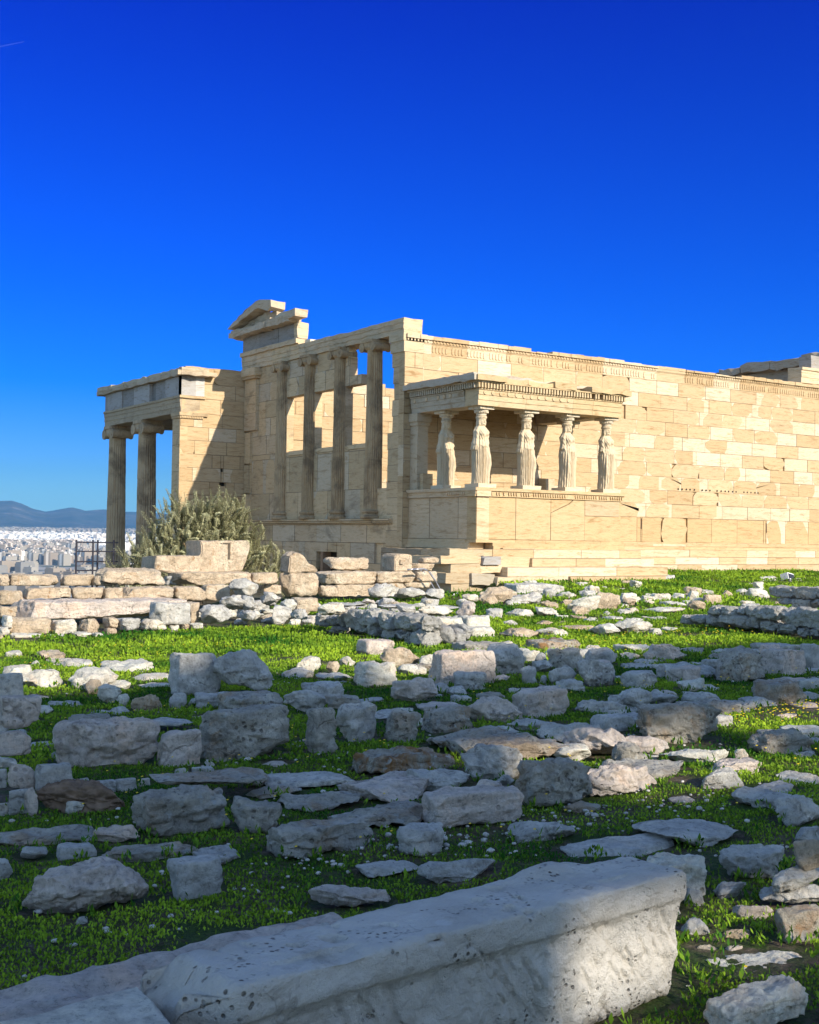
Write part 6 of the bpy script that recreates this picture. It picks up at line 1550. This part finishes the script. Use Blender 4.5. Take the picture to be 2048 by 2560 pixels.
def foreground_ledges():
    V, F = rock_geo(2.6, 0.62, 0.40, 'k', 401, 60)
    o = obj('rock_ledge', mesh_np('rock_ledge', V, F, M['p'], True), None, (-19.25, -27.66, -1.46), 0.12)
    tag(o, 'flat weathered grey rock ledge behind the left end of the carved block', 'rock ledge'); FOOT.append((-19.25, -27.66, 1.3, 0.36, 0.12, -1.0))
    F2 = np.array([math.sin(YAW), math.cos(YAW)]); R2 = np.array([math.cos(YAW), -math.sin(YAW)])
    pl = [tuple(CAM[:2]+R2*a+F2*d) for a, d in ((-0.69, 3.22), (-1.0, 2.93), (-1.35, 2.6), (-1.1, 2.35), (-0.25, 2.4), (-0.53, 2.93))]
    mb = MB(); mb.prism(pl, lambda u, v, w: (u, v, w), -1.36, -0.9)
    me = mesh_np('flat_slab', mb.v, mb.f, M['w']); bm = bmesh.new(); bm.from_mesh(me)
    bmesh.ops.recalc_face_normals(bm, faces=list(bm.faces)); bmesh.ops.bevel(bm, geom=list(bm.edges), offset=0.012, segments=3, affect='EDGES')
    bmesh.ops.triangulate(bm, faces=[f for f in bm.faces if len(f.verts) > 4])
    for _ in range(6):
        ed = [e for e in bm.edges if e.calc_length() > 0.035]
        if not ed: break
        bmesh.ops.subdivide_edges(bm, edges=ed, cuts=1, use_grid_fill=True)
    bm.to_mesh(me); bm.free()
    co = np.zeros(len(me.vertices)*3, np.float32); me.vertices.foreach_get('co', co); co = co.reshape(-1, 3)
    co = co+np.stack([fbm(co*6+k*40, 3+k, 5) for k in range(3)], 1)*0.008; org = np.array([-19.5, -28.2, -1.36])
    me.vertices.foreach_set('co', (co-org).astype(np.float32).ravel()); me.update()
    o = obj('flat_slab', me, None, tuple(org)); tag(o, 'smooth pale marble slab cut by the bottom frame edge at lower left', 'slab')
    FOOT.append((-19.55, -28.2, 0.5, 0.3, -0.6, -0.9))
foreground_ledges()

def earth_bank():
    EB = (-18.22, -24.22, -1.36)
    V, F = rock_geo(0.52, 0.26, 0.22, 'b', 410, 50, True)
    m = flat_mat('brown_earth', (0.17, 0.115, 0.08), 0.95, 0, 0.45, 14)
    o = obj('earth_bank', mesh_np('earth_bank', V, F, m, True), None, tuple(EB), -0.55); tag(o, kind='structure')
earth_bank()

# ------------------------------------------------------------------ small built things
def small_things():
    r = empty('metal_fence', (-7.7, 6, -3.2), 'dark metal barrier of bars standing left of the near column', 'fence')
    for x in (-0.46, 0.07, 0.22, 0.74): mb = MB(); mb.tube([(x, 0, 0), (x, 0, 3.28)], 0.028, 6); mb.build('post', M['metal_dark'], r)
    for z in (2.32, 2.6, 2.92, 3.2): mb = MB(); mb.tube([(-0.46, 0.03, z), (0.9, 0.03, z)], 0.02, 6); mb.build('rail', M['metal_dark'], r)
    pts = [(-5.6, -8.9, -0.42), (-5.45, -8.9, -0.405), (-5.32, -8.9, -0.40), (-5.23, -8.9, -0.425), (-5.16, -8.9, -0.47), (-5.0, -8.9, -0.66), (-4.84, -8.9, -0.90), (-4.8, -8.9, -1.15)]
    r = empty('handrail', (-5.2, -8.9, -1.1), 'curved twin tube metal handrail bending down beside the grey boulders', 'handrail')
    for k in (0, 1):
        mb = MB(); mb.tube([(x+5.2+k*0.09, y+8.9+k*0.35, z+1.1-k*0.01) for x, y, z in pts], 0.02, 8)
        mb.build('rail', M['steel'], r, True)
    r = empty('floodlight', (11.87, -5.0, -1.12), 'small white floodlight on a short stand in the grass before the long wall', 'floodlight')
    h = MB(); h.box(-0.22, 0.22, -0.12, 0.14, 0.2, 0.42, c=0); hb = h.build('housing', M['lamp'], r); hb.rotation_euler = (-0.3, 0.15, 0.2)
    s = MB(); s.box(-0.04, 0.04, -0.03, 0.03, 0.0, 0.24); s.box(-0.12, 0.12, -0.1, 0.1, 0, 0.03); s.build('stand', M['lamp'], r)
    gl = MB(); gl.box(-0.19, 0.19, -0.13, -0.121, 0.23, 0.39); q = gl.build('glass', M['metal_dark'], hb)
    for x, lab in ((-3.18, 'left of two small white ground lamps beside the tan boulder at the platform corner'), (-2.86, 'right of two small white ground lamps beside the tan boulder at the platform corner')):
        r = empty('ground_lamp', (x, -7.0, -1.2), lab, 'lamp')
        h = MB(); h.box(-0.10, 0.10, -0.1, 0.1, 0.06, 0.16); h.build('housing', M['lamp'], r)
        s = MB(); s.box(-0.03, 0.03, -0.03, 0.03, 0, 0.065); s.build('stand', M['metal_dark'], r)
small_things()

# ------------------------------------------------------------------ olive tree
def olive_tree():
    rng = np.random.RandomState(12); base = np.array([-4.9, 4.2, -3.2])
    t = empty('olive_tree', tuple(base), 'bushy silvery olive tree in front of the temple west side', 'tree')
    tr = MB(); b = 0
    tr.tube([(0, 0, 0), (0.1, 0, 0.8), (0.05, 0.1, 1.5)], [0.24, 0.19, 0.16], 10)
    limbs = []
    for k in range(16):
        a = rng.uniform(0, 2*math.pi); r = rng.uniform(0.5, 2.0); e = np.array([r*math.cos(a), 0.6*r*math.sin(a), rng.uniform(2.6, 4.2)])
        tr.tube([(0.05, 0.1, 1.4), (e[0]*0.5, e[1]*0.5, 2.0+0.2*rng.rand()), tuple(e)], [0.09, 0.06, 0.02], 6); limbs.append(e)
    tr.build('trunk', M['bark'], t, True)
    # sprays: lobes of upright shoots
    lobes = [((-1.5, 0, 2.4), (0.95, 0.8, 1.0), 150), ((-0.7, -0.1, 3.2), (0.95, 0.9, 1.2), 290), ((0.35, 0, 3.4), (0.85, 0.9, 1.3), 280), ((1.15, 0.1, 3.3), (0.75, 0.8, 1.3), 240),
             ((1.75, 0, 2.9), (0.6, 0.7, 1.0), 90), ((0, -0.3, 2.2), (1.9, 1.0, 0.8), 190), ((2.55, 0.1, 2.25), (0.62, 0.6, 0.95), 90), ((3.3, 0.1, 1.9), (0.4, 0.4, 0.5), 34), ((-2.2, 0, 1.9), (0.5, 0.6, 0.7), 60)]
    V = []; F = []; tint = []
    st = MB()
    for c, rad, n in lobes:
        c = np.array(c); rad = np.array(rad)
        for k in range(n):
            v = rng.normal(size=3); v /= np.linalg.norm(v); rr = rng.uniform(0.25, 1.0)**0.5
            p = c+v*rad*rr*0.92
            out = (p-np.array([c[0], c[1], c[2]-0.9])); out /= np.linalg.norm(out)
            d = out*0.85+np.array([0, 0, 0.42])+rng.normal(size=3)*0.32; d /= np.linalg.norm(d)
            L = rng.uniform(0.28, 0.62); ax = np.cross(d, [0.3, 0.9, 0.1]); ax /= np.linalg.norm(ax); ay = np.cross(d, ax)
            bend = rng.normal(size=3)*0.12
            tn0 = rng.uniform(0.0, 1.0)
            st.tube([tuple(p), tuple(p+d*L*0.5+bend*0.3), tuple(p+d*L*0.97+bend)], [0.012, 0.008, 0.004], 3)
            nl = int(80*L/0.6)
            for i in range(nl):
                s = i/nl; q = p+d*L*s+bend*s*s; an = i*2.4+rng.uniform(-.4, .4)
                o = ax*math.cos(an)+ay*math.sin(an); ld = d*0.5+o*rng.uniform(0.7, 1.2); ld /= np.linalg.norm(ld)
                ll = rng.uniform(0.07, 0.115)*(1.15-0.5*s); sd = np.cross(ld, o); sd = sd/(np.linalg.norm(sd)+1e-9)*0.017
                b0 = len(V); V += [q-sd*0.4, q+ld*ll*0.5-sd, q+ld*ll, q+ld*ll*0.5+sd]; F.append((b0, b0+1, b0+2, b0+3)); tint.append(np.clip(tn0*0.6+rng.uniform(0, 0.5), 0, 1))
    tint = np.array(tint)
    obj('foliage', mesh_np('foliage', np.array(V), np.array(F), M['olive'], False, np.repeat(tint[:, None], 3, 1)), t)
    st.build('twigs', M['bark'], t)
olive_tree()

# ------------------------------------------------------------------ grass, flowers, pebbles
def in_rock(x, y):
    m = np.zeros(len(x), bool)
    for (cx, cy, a, b, yaw, zt) in FOOT:
        dx, dy = x-cx, y-cy; c, s = math.cos(yaw), math.sin(yaw)
        u = (dx*c+dy*s)/(a+0.035); v = (-dx*s+dy*c)/(b+0.035)
        m |= (np.abs(u)**3+np.abs(v)**3) < 1
    return m
def scatter(n, rng, r0, r1, wide=False):
    r = np.sqrt(rng.uniform(r0*r0, r1*r1, n)); a = rng.uniform(-0.345, 0.345, n)
    if wide: a = np.sign(a)*(0.345+np.abs(a)*1.1)
    d = np.stack([FW[0]*np.cos(a)+RT0[0]*np.sin(a), FW[1]*np.cos(a)+RT0[1]*np.sin(a)], 1)
    x = CAM[0]+d[:, 0]*r; y = CAM[1]+d[:, 1]*r
    ok = ~((x > -1.5) & (x < 7) & (y > -4.6)) & ~((x >= 6.5) & (y > -0.95)) & ~((x < 0) & (y > -5.2)) & ~((x < -9.5) & (y > -12.9)) & ~((x < -4.5) & (y > -8.7)) & ~((x < 3) & (y > -4.7))
    return x[ok], y[ok]
def build_grass():
    rng = np.random.RandomState(77)
    Vs = []; Fs = []; Ts = []; base = 0
    for (r0, r1, dens, size, hgt) in ((3.0, 10, -1000, 0.036, 0.02), (10, 22, -500, 0.06, 0.03), (22, 48, -150, 0.10, 0.04), (3.0, 8.5, 7000, 0.018, 0.018), (8.5, 16, 2800, 0.029, 0.018), (16, 27, 900, 0.055, 0.03), (27, 48, 280, 0.085, 0.04)):
        area = 0.345*(r1*r1-r0*r0); n = int(area*abs(dens))
        x, y = scatter(n, rng, r0, r1, dens < 0)
        p = np.stack([x, y, 0*x], 1)
        cover = fbm(p*0.55, 61, 4)+0.5*fbm(p*2.6, 63, 2)+0.55*np.exp(-(((x+16.6)/1.5)**2+((y+27.6)/1.0)**2))
        keep = rng.uniform(0, 1, len(x)) < sm(-0.95, -0.45, cover)*0.97+0.03
        keep &= ~in_rock(x, y)
        # bare pebbly strip in the near centre
        bare = np.exp(-(((x+16.4)/1.3)**2+((y+25.9)/0.28)**2)); keep &= rng.uniform(0, 1, len(x)) > bare*0.75
        x, y, cover = x[keep], y[keep], cover[keep]; p = p[keep]; n = len(x)
        z = terrain(x, y)
        cl = fbm(p*1.4, 5, 3)          # clumps: tall and low patches
        hh = hgt*(0.55+0.8*sm(-0.4, 0.7, cl))*rng.uniform(0.6, 1.5, n)
        th = rng.uniform(0, 2*np.pi, n); lean = rng.uniform(0.1, 0.95, n); sz = size*rng.uniform(0.6, 1.35, n)
        dx, dy = np.cos(th), np.sin(th)
        d = np.stack([dx*np.sin(lean), dy*np.sin(lean), np.cos(lean)], 1); s = np.stack([-dy, dx, 0*dx], 1)
        c0 = np.stack([x, y, z+rng.uniform(-0.005, 1, n)*hh*0.8], 1)
        blade = rng.uniform(0, 1, n) < 0.22
        ln = np.where(blade, sz*1.8, sz); wd = np.where(blade, sz*0.14, sz*0.55)
        tip = c0+d*ln[:, None]; tip[:, 2] -= (ln*0.25*np.sin(lean))
        midp = c0+d*(ln*0.55)[:, None]; midp[:, 2] += ln*0.06
        V = np.stack([c0, midp-s*wd[:, None]*0.5, tip, midp+s*wd[:, None]*0.5], 1).reshape(-1, 3)
        F = (np.arange(n)*4)[:, None]+np.arange(4)[None]
        T = np.clip(0.42+0.30*fbm(p*0.8, 15, 3)+rng.uniform(-0.22, 0.22, n)+0.25*cl, 0, 1)
        Vs.append(V); Fs.append(F+base); Ts.append(T); base += len(V)
    # taller weeds crowding round the feet of the stones
    xs = []; ys = []
    for (cx, cy, a_, b_, yaw, zt) in FOOT:
        dd = math.hypot(cx-CAM[0], cy-CAM[1])
        if dd > 19 or cy > -12.6 and cx < -9.5: continue
        n = int(22*(a_+b_)*min(3.0, 14/dd)); th = rng.uniform(0, 2*np.pi, n); pat = vnoise(np.stack([np.cos(th)*2+cx*3, np.sin(th)*2+cy*3, 0*th], 1), 8) > 0.1
        th = th[pat]; k = rng.uniform(0.97, 1.0, len(th)); e = rng.uniform(0.0, 0.06, len(th))
        u = (a_*k+e)*np.sign(np.cos(th))*np.abs(np.cos(th))**0.6; v = (b_*k+e)*np.sign(np.sin(th))*np.abs(np.sin(th))**0.6
        c, s_ = math.cos(yaw), math.sin(yaw); xs.append(cx+u*c-v*s_); ys.append(cy+u*s_+v*c)
    cx = np.concatenate(xs); cy = np.concatenate(ys); rep = 6
    x = np.repeat(cx, rep)+rng.normal(0, 0.016, len(cx)*rep); y = np.repeat(cy, rep)+rng.normal(0, 0.016, len(cx)*rep); n = len(x)
    z = terrain(x, y); dist = np.hypot(x-CAM[0], y-CAM[1]); hgt_ = np.repeat(rng.uniform(0.25, 1.0, len(cx)), rep)
    th = rng.uniform(0, 2*np.pi, n); lean = rng.uniform(0.1, 1.0, n); ln = (0.022+0.0016*dist)*rng.uniform(0.7, 1.5, n); wd = ln*rng.uniform(0.2, 0.5, n)
    dx, dy = np.cos(th), np.sin(th); d = np.stack([dx*np.sin(lean), dy*np.sin(lean), np.cos(lean)], 1); s = np.stack([-dy, dx, 0*dx], 1)
    c0 = np.stack([x, y, z+rng.uniform(0, 0.06, n)*hgt_], 1); tip = c0+d*ln[:, None]; midp = c0+d*(ln*0.5)[:, None]
    Vs.append(np.stack([c0, midp-s*wd[:, None]*0.5, tip, midp+s*wd[:, None]*0.5], 1).reshape(-1, 3)); Fs.append((np.arange(n)*4)[:, None]+np.arange(4)[None]+base)
    Ts.append(np.clip(0.25+rng.uniform(-0.25, 0.3, n), 0, 1)); base += n*4
    T = np.concatenate(Ts)
    o = obj('grass', mesh_np('grass', np.vstack(Vs), np.vstack(Fs), M['grass'], False, np.repeat(T[:, None], 3, 1)))
    tag(o, 'short bright green grass and low weeds growing between the stones', 'grass', kind='stuff')
    # yellow flowers
    V = []; F = []
    x, y = scatter(5200, rng, 4, 24); p = np.stack([x, y, 0*x], 1)
    k = (fbm(p*0.7, 91, 3) > 0.05) & ~in_rock(x, y); x, y = x[k][:420], y[k][:420]
    # dense patches in the light
    ex = rng.normal(0, 0.5, 90)-11.6; ey = rng.normal(0, 0.12, 90)-23.9; x = np.r_[x, ex]; y = np.r_[y, ey]
    z = terrain(x, y)+rng.uniform(0.06, 0.12, len(x)); s = 0.005+0.0004*np.hypot(x-CAM[0], y-CAM[1])
    a = np.arange(5)*2*np.pi/5
    V = np.stack([np.stack([x+s*np.cos(t), y+s*np.sin(t), z+0.3*s*np.sin(t+1)], 1) for t in a], 1).reshape(-1, 3)
    F = (np.arange(len(x))*5)[:, None]+np.arange(5)[None]
    o = obj('wild_flowers', mesh_np('wild_flowers', V, F, M['flower'])); tag(o, 'tiny yellow flowers dotted through the grass', 'flowers', kind='stuff')
    # pebbles
    P, Fq = cs(3); Vs = []; Fs = []; b = 0
    x, y = scatter(16000, rng, 3.2, 15); p = np.stack([x, y, 0*x], 1); nz = fbm(p*0.9, 33, 3)
    k = (nz > 0.28) & ~in_rock(x, y); x, y = x[k][:500], y[k][:500]
    ex = rng.normal(0, 1.0, 300)-16.4; ey = rng.normal(0, 0.26, 300)-25.9; x = np.r_[x, ex]; y = np.r_[y, ey]
    ex = rng.normal(0, 0.22, 120)-19.9; ey = rng.normal(0, 0.1, 120)-26.85; x = np.r_[x, ex]; y = np.r_[y, ey]
    z = terrain(x, y)
    for i in range(len(x)):
        s = rng.uniform(0.004, 0.012)*(1 if rng.rand() < .9 else 1.9); V = P*np.array([s*rng.uniform(.8, 1.5), s*rng.uniform(.8, 1.3), s*0.7])*(1+0.25*vnoise(P*1.7+i))[:, None]
        Vs.append(V+np.array([x[i], y[i], z[i]+s*0.3+rng.uniform(0, 0.02)])); Fs.append(Fq+b); b += len(V)
    o = obj('pebbles', mesh_np('pebbles', np.vstack(Vs), np.vstack(Fs), M['pebble'], True)); tag(o, 'pale pebbles and marble chips scattered on the bare soil', 'pebbles', kind='stuff')
build_grass()

# ------------------------------------------------------------------ the large temple behind the viewer, whose shadow lies over the foreground
def shade_temple():
    t = empty('large_ruined_temple', (0, -50, -2), 'unseen ruined temple flank behind the viewer, shaped to cast the long foreground shadow', 'temple')
    mb = MB()
    y0, y1 = -52.0, -50.0
    def piece(x0, x1, z0, z1): mb.box(x0, x1, y0, y0+0.5, z0, z1, (0.5, 0.42, 0.3))
    # openings cut to let sun patches fall on the foreground
    A = [(-10.4, -8.1, 10.32, 11.42), (-7.5, -5.0, 11.0, 11.72), (-13.62, -11.3, 9.18, 9.74)]
    k = 2.0*0.206; kz = 2.0*0.49     # shift of the light from y=-50 to y=-52 plane
    A = [(a+k, b+k, c+kz, d+kz) for a, b, c, d in A]
    for r in cut_rects((-17.6, 7.5, -2, 14.0), A): piece(*r)  # unseen wall, kept short to let more sky light in
    for x0, x1, zt in ((-17.6, -9.0, 14.5), (-9.0, -7.2, 14.72), (-7.2, -5.6, 14.05), (-5.6, -1.5, 14.6), (-1.5, 7.5, 14.95)): mb.box(x0, x1-0.01, y0+0.01, y0+0.49, 14.0, zt, (0.5, 0.42, 0.3))
    mb.build('flank_wall', M['wall'], t).location = (0, 50, 2)
shade_temple()
